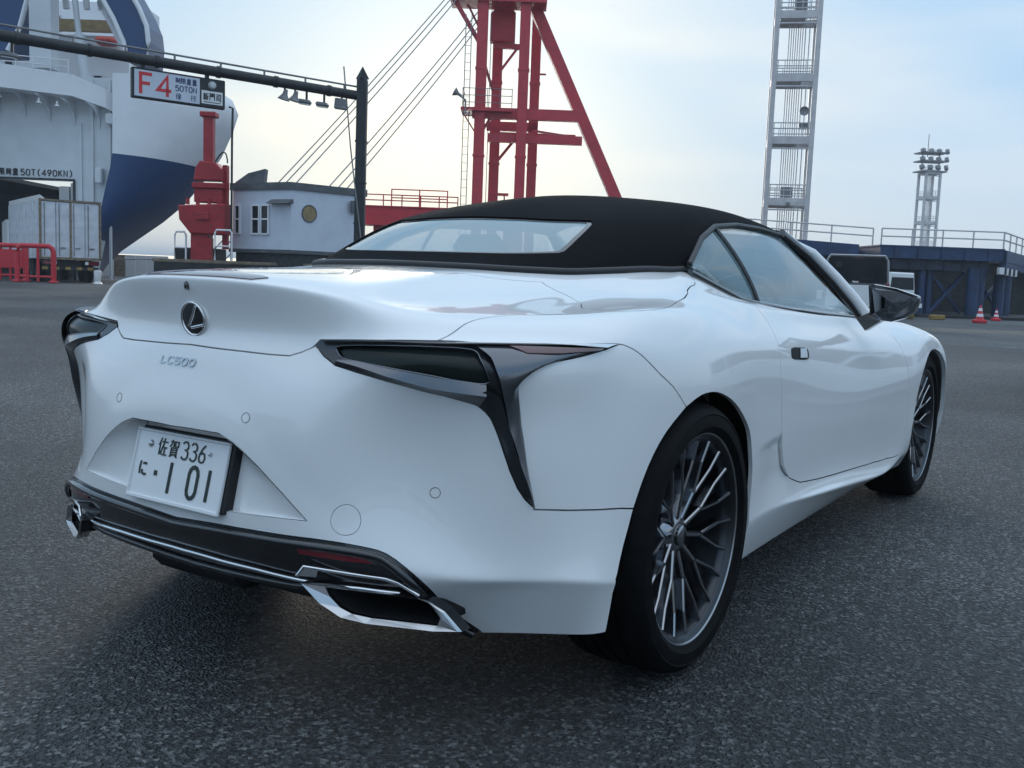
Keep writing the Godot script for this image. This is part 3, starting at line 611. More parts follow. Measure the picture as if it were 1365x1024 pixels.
var U_ARCHF := PackedVector2Array([Vector2(16.489, 2.488), Vector2(16.529, 1.172), Vector2(16.577, 0), Vector2(16.482, 3.07), Vector2(16.516, 3.445), Vector2(16.593, 3.775), Vector2(16.716, 4.115), Vector2(16.885, 4.498), Vector2(17.096, 4.891), Vector2(17.338, 5.229), Vector2(17.598, 5.477), Vector2(17.866, 5.612), Vector2(18.126, 5.615), Vector2(18.365, 5.48), Vector2(18.574, 5.223), Vector2(18.747, 4.873), Vector2(18.887, 4.456), Vector2(18.997, 4.002), Vector2(19.079, 3.517), Vector2(19.133, 2.973), Vector2(19.162, 2.345), Vector2(19.169, 1.666), Vector2(19.164, 0.927), Vector2(19.157, 0)])
var U_ARCHA := PackedVector2Array([Vector2(6.947, 0.102), Vector2(6.898, 0.423), Vector2(6.822, 0.884), Vector2(6.809, 1.86), Vector2(6.931, 2.392), Vector2(7.033, 2.7), Vector2(7.153, 3.003), Vector2(7.249, 3.283)])
var U_ARCHB := PackedVector2Array([Vector2(7.249, 3.283), Vector2(7.319, 3.443), Vector2(7.421, 3.671), Vector2(7.53, 3.892), Vector2(7.637, 4.083), Vector2(7.752, 4.268), Vector2(7.878, 4.446), Vector2(8.037, 4.633), Vector2(8.207, 4.813), Vector2(8.327, 4.938)])
var U_ARCHC := PackedVector2Array([Vector2(8.327, 4.938), Vector2(8.431, 5.01), Vector2(8.58, 5.109), Vector2(8.735, 5.184), Vector2(8.882, 5.22), Vector2(9.035, 5.233), Vector2(9.197, 5.218), Vector2(9.371, 5.17), Vector2(9.553, 5.093), Vector2(9.735, 4.999), Vector2(9.916, 4.887), Vector2(10.096, 4.758), Vector2(10.271, 4.621), Vector2(10.448, 4.477), Vector2(10.621, 4.326), Vector2(10.761, 4.175), Vector2(10.854, 4.03), Vector2(10.914, 3.885), Vector2(10.965, 3.738), Vector2(11.014, 3.599), Vector2(11.053, 3.458), Vector2(11.078, 3.275), Vector2(11.083, 3.059), Vector2(11.074, 2.802), Vector2(11.064, 2.44), Vector2(11.057, 1.85), Vector2(11.049, 1.155), Vector2(11.043, 0.658)])

func chain(a: Array) -> PackedVector2Array:
	var o := PackedVector2Array()
	for x in a:
		o.append_array(x)
	return o
func back(a: PackedVector2Array) -> PackedVector2Array:
	var b := a.duplicate()
	b.reverse()
	return b
func ring_on(s: Surf, u: float, v: float, r: float, cnt: int) -> PackedVector2Array:
	# a circle of r metres on the sheet
	s.ev(u, v)
	var du := s.du
	var dv := s.dv
	var out := PackedVector2Array()
	for i in cnt:
		var t := TAU * i / cnt
		var d := Vector2(cos(t), sin(t)) * r
		var e1 := du.normalized()
		var e2 := (dv - e1 * dv.dot(e1))
		var y := d.y / e2.length()
		var x := (d.x - y * dv.dot(e1)) / du.length()
		out.append(Vector2(u + x, v + y))
	return out
func lerp_line(a: PackedVector2Array, cnt: int) -> PackedVector2Array:
	# the line resampled evenly
	var total := 0.0
	for i in a.size() - 1: total += (a[i + 1] - a[i]).length()
	var out := PackedVector2Array()
	for k in cnt:
		var want := total * k / (cnt - 1)
		var i := 0
		while i < a.size() - 2 and want > (a[i + 1] - a[i]).length():
			want -= (a[i + 1] - a[i]).length()
			i += 1
		out.append(a[i].lerp(a[i + 1], minf(1.0, want / maxf(1e-9, (a[i + 1] - a[i]).length()))))
	return out
func facet(mb: MB, s: Surf, sides: Array, a: PackedVector2Array, b: PackedVector2Array, offa: Array, offb: Array, along := 16, across := 4) -> void:
	# a strip between two lines on the sheet, raised by offa and offb (start, end)
	var la := lerp_line(a, along)
	var lb := lerp_line(b, along)
	var g := []
	for i in along:
		var r := []
		var f := float(i) / (along - 1)
		for k in across + 1:
			var t := float(k) / across
			var q := la[i].lerp(lb[i], t)
			r.append(s.at(q.x, q.y, lerpf(step_of(offa, f), step_of(offb, f), t)))
		g.append(r)
	sheet(mb, g, sides)
func step_of(o: Array, f: float) -> float:
	var k := f * (o.size() - 1)
	var i := mini(int(k), o.size() - 2)
	return lerpf(o[i], o[i + 1], k - i)
func sheet(mb: MB, g: Array, sides := [1]) -> void:
	# a smooth grid of points; sides as in Surf.panel
	var nr := []
	var rows := g.size()
	var cols: int = g[0].size()
	for i in rows:
		var r := []
		for k in cols:
			var a: Vector3 = g[mini(i + 1, rows - 1)][k] - g[maxi(i - 1, 0)][k]
			var b: Vector3 = g[i][mini(k + 1, cols - 1)] - g[i][maxi(k - 1, 0)]
			var c := a.cross(b)
			r.append(c.normalized() if c.length_squared() > 1e-16 else Vector3.UP)
		nr.append(r)
	var f := Vector3(-1, 1, 1)
	for i in rows - 1:
		for k in cols - 1:
			for s in sides:
				var m := Vector3.ONE if s > 0 else f
				mb.squad(g[i][k] * m, g[i][k + 1] * m, g[i + 1][k + 1] * m, g[i + 1][k] * m, nr[i][k] * m, nr[i][k + 1] * m, nr[i + 1][k + 1] * m, nr[i + 1][k] * m)
func along(s: Surf, line: PackedVector2Array, off: float, cnt: int) -> Array:
	var out := []
	for q in lerp_line(line, cnt):
		out.append(s.at(q.x, q.y, off))
	return out
func mirrored(pts: Array) -> Array:
	# the left half of a line added before its right half
	var out := []
	for i in range(pts.size() - 1, 0, -1):
		out.append(pts[i] * Vector3(-1, 1, 1))
	return out + pts

func build_car() -> void:
	var s := Surf.new(BODY, true, false)
	s.folded = true
	var t := Surf.new(TOP, false, true)
	var car := thing("sports_car", "white two-door sports car with black fabric roof seen from behind", "car")
	var gap := 0.0019
	var both := [1, -1]
	# --- painted panels
	var lamp_top := U_LAMP.slice(1, 10)
	var lamp_right := U_LAMP.slice(9, 20)
	var lamp_low := chain([U_LAMP.slice(19), U_LAMP.slice(0, 1)])
	var low_arch := chain([[Vector2(6.96, 0)], U_ARCHA])
	var bumper := chain([U_WHITE, [Vector2(4.3, 0)], low_arch, back(U_MID).slice(1), lamp_low, back(U_SHUT)])
	part("rear_bumper", M.paint, car, func(mb): s.panel(mb, bumper, [U_RECESS, ring_on(s, U_TOW[0].x, U_TOW[0].y, 0.0319, 28)], both, gap, 0.014, 0.0, 10))
	part("towing_eye_cover", M.paint, car, func(mb): s.panel(mb, ring_on(s, U_TOW[0].x, U_TOW[0].y, 0.033, 28), [], [1], 0.0004, 0.008))
	var boot := chain([U_SHUT, lamp_top.slice(0, 5), U_BOOTCURVE, [Vector2(6.118, 9.466)], U_SPLIT, [Vector2(0, 12.35)]])
	part("boot_lid", M.paint, car, func(mb): s.panel(mb, boot, [], both, gap, 0.014, 0.0, 10))
	var cover := chain([U_TONNEAU.slice(1), [Vector2(10.75, 13), Vector2(0, 13), Vector2(0, 12.35)], back(U_SPLIT).slice(0, 3)])
	part("roof_stowage_cover", M.paint, car, func(mb): s.panel(mb, cover, [], both, gap, 0.014))
	var quarter := chain([U_BOOTCURVE, U_TONNEAU.slice(1), [Vector2(10.85, 13), Vector2(12.3, 13)], U_DOOR, U_ARCHF.slice(0, 3), [Vector2(11.04, 0)], back(U_ARCHC), back(U_CORNER).slice(1), back(lamp_top.slice(4))])
	s.scooped = true
	part("quarter_panel", M.paint, car, func(mb): s.panel(mb, quarter, [], [1], gap, 0.012, 0.0, 14))
	part("quarter_panel", M.paint, car, func(mb): s.panel(mb, quarter, [], [-1], gap, 0.012))
	s.scooped = false
	var corner := chain([U_CORNER, back(U_ARCHB).slice(1), back(U_MID).slice(1), lamp_right_up()])
	part("rear_corner_panel", M.paint, car, func(mb): s.panel(mb, corner, [], [1], gap, 0.02))
	part("rear_corner_panel", M.paint, car, func(mb): s.panel(mb, corner, [], [-1], gap, 0.02))
	var door_front := PackedVector2Array([Vector2(15.78, 2.235), Vector2(16.1, 3.4), Vector2(16.05, 6.0), Vector2(15.9, 9.0), Vector2(15.65, 11.0), Vector2(15.6, 13.0)])
	var door := chain([back(U_DOOR), [Vector2(12.3, 13)], back(door_front)])
	for side in both:
		var dr := part("door", M.paint, car, func(mb): s.panel(mb, door, [], [side], gap, 0.02))
		part("door_handle", M.matt_black, dr, func(mb):
			var pocket := PackedVector2Array()
			for i in 24:
				var a := TAU * i / 24
				var fx := 0.5 + 0.5 * signf(cos(a)) * pow(absf(cos(a)), 0.45)
				var fy := 0.5 + 0.5 * signf(sin(a)) * pow(absf(sin(a)), 0.45)
				pocket.append(U_HANDLE[3].lerp(U_HANDLE[2], fx).lerp(U_HANDLE[0].lerp(U_HANDLE[1], fx), fy))
			s.panel(mb, pocket, [], [side], 0.0, 0.008, 0.003, 16))
		part("handle_grip", M.satin_chrome, dr, func(mb): facet(mb, s, [side], PackedVector2Array([U_HANDLE[0].lerp(U_HANDLE[1], 0.55).lerp(U_HANDLE[3], 0.12), U_HANDLE[3].lerp(U_HANDLE[2], 0.5).lerp(U_HANDLE[0], 0.12)]), PackedVector2Array([U_HANDLE[0].lerp(U_HANDLE[1], 0.86).lerp(U_HANDLE[3], 0.12), U_HANDLE[3].lerp(U_HANDLE[2], 0.86).lerp(U_HANDLE[0], 0.12)]), [0.006, 0.006], [0.012, 0.012], 4, 3))
	var fender := chain([door_front.slice(0, 4), [Vector2(20.4, 9), Vector2(20.4, 0), Vector2(19.16, 0)], back(U_ARCHF.slice(3)), [U_ARCHF[0]]])
	part("front_fender", M.paint, car, func(mb): s.panel(mb, fender, [], [1], gap, 0.02))
	part("front_fender", M.paint, car, func(mb): s.panel(mb, fender, [], [-1], gap, 0.02))
	part("front_bumper", M.paint, car, func(mb): s.panel(mb, PackedVector2Array([Vector2(20.42, 0), Vector2(22, 0), Vector2(22, 9), Vector2(20.42, 9)]), [], both, 0.0, 0.01, 0.0, 5))
	part("bonnet", M.paint, car, func(mb): s.panel(mb, PackedVector2Array([Vector2(15.9, 9.02), Vector2(22, 9.02), Vector2(22, 13), Vector2(15.62, 13), Vector2(15.67, 11)]), [], both, 0.0, 0.01, 0.0, 5))
	# --- black lower valance, its chrome line, reflectors
	var valance := part("rear_diffuser", M.gloss_black, car, func(mb): s.panel(mb, chain([U_WHITE, [Vector2(4.2, 0)], back(U_VLOW), [Vector2(0, 0.72)]]), [], both, 0.0, 0.0, -0.002))
	part("lip", M.gloss_black, valance, func(mb):
		var l := PackedVector2Array()
		for q in U_WHITE: l.append(q + Vector2(0, -0.16) if q.x < 2.9 else q + Vector2(-0.12, -0.1))
		mb.tube(mirrored(along(s, l, 0.004, 40)), 0.010, 8))
	part("chrome_strip", M.chrome, valance, func(mb):
		mb.tube(mirrored(along(s, chain([[Vector2(0, 1.05)], U_CHROME]), 0.006, 34)), 0.0055, 8))
	part("lower_strip", M.gloss_black, valance, func(mb):
		var l := PackedVector2Array()
		for q in U_VLOW.slice(0, 4): l.append(q)
		mb.tube(mirrored(along(s, chain([[Vector2(0, 0.72)], l]), 0.004, 30)), 0.009, 8))
	part("undertray", M.matt_black, valance, func(mb):
		var l := along(s, chain([[Vector2(0, 0.72)], U_VLOW.slice(0, 3)]), -0.004, 20)
		var g := []
		for q in l: g.append([q, Vector3(q.x * 0.97, lerpf(q.y, 0.25, 0.6), q.z - 0.05), Vector3(q.x * 0.9, 0.27, 0.5)])
		sheet(mb, g, both))
	for side in both:
		part("reflector", M.red_lens, valance, func(mb): s.panel(mb, U_REFL, [], [side], 0.0, 0.006, 0.003, 12))
	# --- exhaust finishers
	for side in both:
		exhaust(car, side)
	# --- recess and number plate
	plate_recess(car, s)
	# --- badges
	var up := s.at(0.0, 7.2) - s.at(0.0, 6.9)
	var bz := Vector3.RIGHT.cross(up).normalized()
	var badge := Transform3D(Basis(Vector3.RIGHT, bz.cross(Vector3.RIGHT).normalized(), bz), s.at(0.0, 7.071, 0.002))
	var spin := badge * Transform3D(Basis(Vector3.UP, -PI / 2), Vector3.ZERO)
	var em := part("emblem", M.gloss_black, car, func(mb): mb.lathe([Vector2(0, 0.008), Vector2(0.025, 0.0075), Vector2(0.039, 0.005), Vector2(0.041, -0.012)], 40, spin))
	part("emblem_rim", M.chrome, em, func(mb):
		var r := []
		for i in 40: r.append(badge * Vector3(cos(TAU * i / 40) * 0.040, sin(TAU * i / 40) * 0.040, 0.005))
		mb.tube(r, 0.0036, 8, true))
	part("emblem_letter", M.chrome, em, func(mb):
		var pts := []
		for q in [Vector2(0.017, 0.032), Vector2(0.004, 0.008), Vector2(-0.014, -0.017), Vector2(-0.004, -0.020), Vector2(0.037, -0.012)]: pts.append(badge * Vector3(q.x, q.y, 0.008))
		mb.tube(pts, 0.0042, 8))
	part("emblem_pad", M.paint, em, func(mb): mb.lathe([Vector2(0.039, 0.001), Vector2(0.047, 0.0005), Vector2(0.050, -0.004), Vector2(0.050, -0.014)], 40, spin))
	part("lettering", M.satin_chrome, car, func(mb):
		var o := s.at(0.0, 5.3, 0.0015)
		var tilt := (s.at(0.0, 5.5) - s.at(0.0, 5.1)).normalized()
		var b := Basis(Vector3.RIGHT, tilt, Vector3.RIGHT.cross(tilt))
		var x := -0.090
		for ch in "LC500":
			letter(mb, "O" if ch == "0" else ch, Transform3D(b * Basis(Vector3.RIGHT, Vector3(0.15, 1, 0), Vector3.BACK), Vector3(x, 0.797, o.z - 0.002 - absf(x) * 0.04)), 0.021, 0.0165, 0.0045, 0.004)
			x += 0.0265)
	part("reversing_camera", M.gloss_black, car, func(mb): mb.lathe([Vector2(0.0, 0.006), Vector2(0.007, 0.005), Vector2(0.009, -0.006)], 16, Transform3D(Basis(Vector3.UP, -PI / 2), s.at(0.0, 8.0, 0.002)) * Transform3D(Basis.from_scale(Vector3(1, 1.3, 0.6)), Vector3.ZERO)))
	part("brake_light", M.dark_red_lens, car, func(mb): s.panel(mb, PackedVector2Array([Vector2(0, 9.07), Vector2(0.95, 9.12), Vector2(1.11, 9.6), Vector2(1.0, 9.75), Vector2(0, 10.0)]), [], both, 0.0, 0.006, 0.0025, 12))
	for q in [U_SENS_IN[0], U_SENS_OUT[0]]:
		for side in both:
			part("parking_sensor", M.satin_black, car, func(mb):
				var r := []
				for w in ring_on(s, q.x, q.y, 0.0115, 18): r.append(s.at(w.x, w.y, 0.0002) * Vector3(side, 1, 1))
				mb.tube(r, 0.0007, 5, true))
	# --- tail lamps
	for side in both:
		tail_lamp(car, s, side)
	# --- roof, glass, pillars
	var win := PackedVector2Array([Vector2(0, 1.265), Vector2(0.396, 1.277), Vector2(1.0, 1.30), Vector2(1.951, 1.357), Vector2(2.013, 1.435), Vector2(2.06, 2.05), Vector2(2.157, 2.73), Vector2(2.09, 2.9), Vector2(1.8, 2.98), Vector2(0.8, 3.19), Vector2(0, 3.2)])
	var roof := part("soft_top", M.fabric, car, func(mb): t.panel(mb, PackedVector2Array([Vector2(0, 0), Vector2(10, 0), Vector2(10, 5), Vector2(4, 5), Vector2(0, 5)]), [win], both, 0.0, 0.02, 0.0, 10))
	part("rear_window", M.rear_glass, roof, func(mb): t.panel(mb, win, [], both, 0.0, 0.0, -0.006))
	part("window_edge", M.gloss_black, roof, func(mb): t.panel(mb, win, [t.inset(win, 0.016)], both, 0.0, 0.0, -0.004, 10))
	part("base_seal", M.satin_black, roof, func(mb): mb.tube(mirrored(along(s, PackedVector2Array([Vector2(0, 12.96), Vector2(10.8, 12.96)]), 0.004, 40)), 0.012, 8))
	cabin(car, s, t)
	for side in both:
		side_glass(car, s, side)
		mirror(car, side)
	# --- wheels
	var w := wheel(car, 0.1375)
	w.position = Vector3(0.8175, 0.363, 0)
	for k in 3:
		var d: Node3D = w.duplicate()
		d.name = "wheel"
		car.add_child(d, true)
		var left := k == 0 or k == 2
		d.transform = Transform3D(Basis(Vector3.UP, PI if left else 0.0) * Basis(Vector3.RIGHT, 0.4 * (k + 1)), Vector3(-0.8175 if left else 0.806, 0.363, 0.0 if k == 0 else -2.87))
		if k > 0: d.transform = d.transform.scaled_local(Vector3(0.9, 1, 1))
	# --- underside and wheel housings
	part("underbody", M.matt_black, car, func(mb):
		mb.box(Vector3(0, 0.25, -1.43), Vector3(1.66, 0.12, 2.1))
		mb.box(Vector3(0, 0.29, 0.05), Vector3(1.1, 0.12, 1.0))
		mb.box(Vector3(0, 0.27, -3.1), Vector3(1.1, 0.14, 1.1))
		mb.box(Vector3(-0.2, 0.24, 0.62), Vector3(0.4, 0.10, 0.2), Transform3D(), 0.03))
	for z in [0.0, -2.87]:
		for side in both:
			part("wheel_housing", M.matt_black, car, func(mb):
				var prof := []
				for i in 25:
					var a := lerpf(-0.35, PI + 0.42, i / 24.0)
					prof.append(Vector3(0, 0.365 + sin(a) * 0.405, z - cos(a) * 0.405))
				for i in 24:
					var a3: Vector3 = prof[i]
					var b3: Vector3 = prof[i + 1]
					var x0 := Vector3(0.5 * side, 0, 0)
					var x1 := Vector3(0.855 * side, 0, 0)
					mb.quad(a3 + x0, b3 + x0, b3 + x1, a3 + x1)
					mb.tri(a3 + x0, b3 + x0, Vector3(0.5 * side, 0.365, z)))

func lamp_right_up() -> PackedVector2Array:
	# the lamp's right side from its lower tip up to its outer tip
	return back(U_LAMP.slice(9, 20))

func exhaust(car: Node3D, side: int) -> void:
	var m := Vector3(side, 1, 1)
	var O := [Vector3(0.404, 0.352, 0.913), Vector3(0.444, 0.309, 0.893), Vector3(0.491, 0.280, 0.870), Vector3(0.544, 0.271, 0.843), Vector3(0.691, 0.266, 0.769), Vector3(0.728, 0.271, 0.751), Vector3(0.693, 0.313, 0.769), Vector3(0.663, 0.332, 0.783), Vector3(0.641, 0.339, 0.795), Vector3(0.460, 0.355, 0.885)]
	var I := [Vector3(0.448, 0.345, 0.891), Vector3(0.459, 0.323, 0.886), Vector3(0.480, 0.300, 0.875), Vector3(0.504, 0.288, 0.863), Vector3(0.544, 0.282, 0.843), Vector3(0.675, 0.277, 0.778), Vector3(0.680, 0.294, 0.775), Vector3(0.660, 0.323, 0.785), Vector3(0.641, 0.331, 0.795), Vector3(0.510, 0.339, 0.860)]
	var deep := Vector3(0, 0, -0.16)
	var tip := part("exhaust_tip", M.satin_chrome, car, func(mb):
		for i in O.size():
			var j := (i + 1) % O.size()
			var o1: Vector3 = O[i] * m; var o2: Vector3 = O[j] * m; var i1: Vector3 = I[i] * m; var i2: Vector3 = I[j] * m
			var r1 := o1.lerp(i1, 0.12) + Vector3(0, 0, 0.005)
			var r2 := o2.lerp(i2, 0.12) + Vector3(0, 0, 0.005)
			mb.quad(o1, o2, r2, r1)
			mb.quad(r1, r2, i2 + Vector3(0, 0, -0.008), i1 + Vector3(0, 0, -0.008))
			mb.quad(i1 + Vector3(0, 0, -0.008), i2 + Vector3(0, 0, -0.008), i2 + deep * 0.12, i1 + deep * 0.12))
	part("tip_skin", M.gloss_black, tip, func(mb):
		for i in O.size():
			var j := (i + 1) % O.size()
			var o1: Vector3 = O[i] * m
			var o2: Vector3 = O[j] * m
			mb.quad(o1 + deep * 0.02, o2 + deep * 0.02, o2 + deep * 0.2, o1 + deep * 0.2))
	part("tailpipe", M.matt_black, tip, func(mb):
		for i in I.size():
			var j := (i + 1) % I.size()
			var i1: Vector3 = I[i] * m; var i2: Vector3 = I[j] * m
			mb.quad(i1 + deep * 0.12, i2 + deep * 0.12, i2 + deep, i1 + deep)
			mb.tri(i1 + deep, i2 + deep, Vector3(0.54, 0.292, 0.64) * m))
	part("upper_finisher", M.chrome, tip, func(mb):
		var l := []
		var lift := Vector3(0.002, 0.0, 0.003)
		for q in [Vector3(0.642, 0.344, 0.794), Vector3(0.600, 0.369, 0.815), Vector3(0.575, 0.376, 0.828), Vector3(0.509, 0.381, 0.861), Vector3(0.411, 0.390, 0.910), Vector3(0.397, 0.368, 0.916)]: l.append((q + lift) * m)
		mb.tube(l, 0.0042, 8)
		var f := []
		for q in [Vector3(0.397, 0.368, 0.916), Vector3(0.411, 0.390, 0.910), Vector3(0.439, 0.388, 0.895), Vector3(0.437, 0.368, 0.897)]: f.append((q + lift) * m)
		mb.face(f, Vector3(0.3 * side, 0, 1).normalized()))

func plate_recess(car: Node3D, s: Surf) -> void:
	var tilt := 0.2334
	var b := Basis(Vector3.RIGHT, -tilt)
	var pt := Transform3D(b, Vector3(0, 0.548, 0.924))
	part("plate_recess", M.paint, car, func(mb):
		var corner: Array = [Vector3(0, 0.648, 0.872), Vector3(0.178, 0.648, 0.872), Vector3(0.205, 0.47, 0.912), Vector3(0, 0.462, 0.914)]
		for k in 3:
			var line: PackedVector2Array = [U_RECESS.slice(0, 4), U_RECESS.slice(3, 8), U_RECESS.slice(7, 10)][k]
			var outer := along(s, line, 0.0, 16)
			var g := []
			for i in 16:
				var inner: Vector3 = corner[k].lerp(corner[k + 1], i / 15.0)
				g.append([outer[i], outer[i].lerp(inner, 0.06), outer[i].lerp(inner, 0.5), inner])
			sheet(mb, g, [1, -1])
		mb.quad(Vector3(-0.21, 0.45, 0.913), Vector3(0.21, 0.45, 0.913), Vector3(0.19, 0.655, 0.867), Vector3(-0.19, 0.655, 0.867)))
	part("plate_bracket", M.satin_black, car, func(mb): mb.box(Vector3(0.008, 0.006, -0.021), Vector3(0.338, 0.172, 0.034), pt, 0.004))
	var pl := part("number_plate", M.plate, car, func(mb): mb.box(Vector3(0, 0, -0.002), Vector3(0.326, 0.161, 0.003), pt))
	part("plate_frame", M.plate, pl, func(mb):
		for e in [[Vector2(0, 0.0815), Vector2(0.338, 0.006)], [Vector2(0, -0.0815), Vector2(0.338, 0.010)], [Vector2(-0.166, 0), Vector2(0.006, 0.157)], [Vector2(0.166, 0), Vector2(0.006, 0.157)]]:
			mb.box(Vector3(e[0].x, e[0].y, 0.0), Vector3(e[1].x, e[1].y, 0.009), pt, 0.002))
	for q in ["佐", "賀", "3", "3", "6"].size():
		var ch: String = ["佐", "賀", "3", "3", "6"][q]
		var x: float = [-0.084, -0.042, 0.004, 0.035, 0.066][q]
		part("plate_character", M.plate_ink, pl, func(mb): letter(mb, ch, pt * Transform3D(Basis(), Vector3(x, 0.027, 0.0)), 0.034 if q < 2 else 0.0235, 0.041, 0.0034 if q < 2 else 0.0042, 0.0014))
	part("plate_character", M.plate_ink, pl, func(mb): letter(mb, "に", pt * Transform3D(Basis(), Vector3(-0.141, -0.030, 0.0)), 0.030, 0.036, 0.0052, 0.0014))
	part("plate_character", M.plate_ink, pl, func(mb): mb.box(Vector3(-0.076, -0.018, 0.0005), Vector3(0.011, 0.012, 0.002), pt))
	for q in [[-0.037, "1"], [0.044, "0"], [0.101, "1"]]:
		part("plate_character", M.plate_ink, pl, func(mb): letter(mb, q[1], pt * Transform3D(Basis(), Vector3(q[0], -0.060, 0.0)), 0.0345 if q[1] == "0" else 0.03, 0.074, 0.0095, 0.0014))
	for q in [[-0.112, 0.0095], [0.106, 0.0055]]:
		part("plate_bolt", M.satin_chrome, pl, func(mb): mb.lathe([Vector2(0, 0.006), Vector2(q[1] * 0.7, 0.005), Vector2(q[1], 0.001), Vector2(q[1], -0.002)], 14, pt * Transform3D(Basis(Vector3.UP, -PI / 2), Vector3(q[0], 0.050, 0.0))))

func tail_lamp(car: Node3D, s: Surf, side: int) -> void:
	var sd := [side]
	var lamp := part("tail_lamp", M.smoke, car, func(mb): s.panel(mb, U_LAMP, [U_LENS], sd, 0.0006, 0.03, 0.001, 10))
	part("lamp_lens", M.lens, lamp, func(mb): s.panel(mb, U_LENS, [], sd, 0.0006, 0.02, -0.008, 10))
	part("lens_edge", M.dark_chrome, lamp, func(mb):
		var l := []
		for q in along(s, chain([U_LENS, [U_LENS[0]]]), 0.001, 70).slice(0, 69): l.append(q * Vector3(side, 1, 1))
		mb.tube(l, 0.0022, 6, true))
	part("lower_blade", M.dark_chrome, lamp, func(mb):
		facet(mb, s, sd, U_LOW1, U_LOW2, [0.002, 0.002], [0.008, 0.02], 18, 2))
	part("lower_blade_underside", M.smoke, lamp, func(mb):
		facet(mb, s, sd, U_LOW2, U_LOW3, [0.008, 0.02], [0.0015, 0.0015], 18, 2))
	part("outer_blade", M.dark_chrome, lamp, func(mb): facet(mb, s, sd, U_RIDGE, U_RIGHTEDGE, [0.013, 0.026, 0.026, 0.010], [0.004, 0.001], 30, 8))
	part("inner_blade", M.smoke, lamp, func(mb): facet(mb, s, sd, U_RIDGE2, U_LEFTEDGE, [0.020, 0.026, 0.010], [0.001, 0.001], 24, 3))
	part("lamp_chrome_strip", M.chrome, lamp, func(mb): facet(mb, s, sd, U_CH1, U_CH2, [0.003, 0.003], [0.017, 0.017, 0.020, 0.012], 30, 2))
	part("side_marker", M.dark_red_lens, lamp, func(mb): s.panel(mb, U_MARKER, [], sd, 0.0, 0.01, 0.015, 16))

func side_glass(car: Node3D, s: Surf, side: int) -> void:
	var m := Vector3(side, 1, 1)
	var low := [Vector3(0.688, 1.07, -0.415), Vector3(0.735, 0.990, -0.72), Vector3(0.757, 0.975, -0.84), Vector3(0.762, 0.952, -1.18), Vector3(0.764, 0.937, -1.5), Vector3(0.76, 0.922, -1.85), Vector3(0.755, 0.915, -2.02)]
	var high := [Vector3(0.681, 1.085, -0.43), Vector3(0.635, 1.175, -0.62), Vector3(0.602, 1.222, -0.80), Vector3(0.577, 1.243, -1.06), Vector3(0.570, 1.245, -1.32), Vector3(0.560, 1.235, -1.60), Vector3(0.740, 0.94, -2.00)]
	var mk := func(a: int, b: int, mb: MB) -> void:
		var g := []
		for i in (b - a) * 5 + 1:
			var f := a + i / 5.0
			var k := mini(int(f), b - 1)
			var lo: Vector3 = low[k].lerp(low[k + 1], f - k)
			var hi: Vector3 = high[k].lerp(high[k + 1], f - k)
			var r := []
			for q in 7:
				var t := q / 6.0
				r.append((lo.lerp(hi, t) + Vector3(0.018 * 4.0 * t * (1 - t), 0, 0)) * m)
			g.append(r)
		sheet(mb, g)
	part("quarter_window", M.glass, car, func(mb): mk.call(0, 2, mb))
	part("door_window", M.glass, car, func(mb): mk.call(2, 6, mb))
	part("window_divider", M.gloss_black, car, func(mb):
		var l := []
		for q in 7: l.append((low[2].lerp(high[2], q / 6.0) + Vector3(0.018 * 4.0 * q / 6.0 * (1 - q / 6.0) + 0.002, 0, 0)) * m)
		mb.tube(l, 0.011, 8, false, Vector2(0.35, 1.0)))
	part("window_seal", M.gloss_black, car, func(mb):
		var l := []
		for q in low: l.append((q + Vector3(0.008, -0.003, 0)) * m)
		mb.tube(l, 0.011, 8))
	part("roof_rail_seal", M.satin_black, car, func(mb):
		var l := []
		for q in [0, 1, 2, 3, 4, 5]: l.append((high[q] + Vector3(0.003, 0.006, 0)) * m)
		mb.tube(l, 0.010, 8))
	var pa := [Vector3(0.555, 1.245, -1.62), Vector3(0.612, 1.165, -1.80), Vector3(0.672, 1.065, -1.96), Vector3(0.722, 0.975, -2.08), Vector3(0.752, 0.915, -2.14)]
	part("pillar_seal", M.gloss_black, car, func(mb):
		var l := []
		for q in pa: l.append(q * m)
		mb.tube(l, 0.027, 10, false, Vector2(0.8, 1.0)))
	part("windscreen_pillar", M.paint, car, func(mb):
		var l := []
		for q in pa: l.append((q + Vector3(0.006, 0.012, -0.058)) * m)
		l.append(Vector3(0.765, 0.90, -2.27) * m)
		l[0] = Vector3(0.560, 1.222, -1.70) * m
		mb.tube(l, 0.020, 12, false, Vector2(0.75, 1.0), Vector3.UP, 2.1))

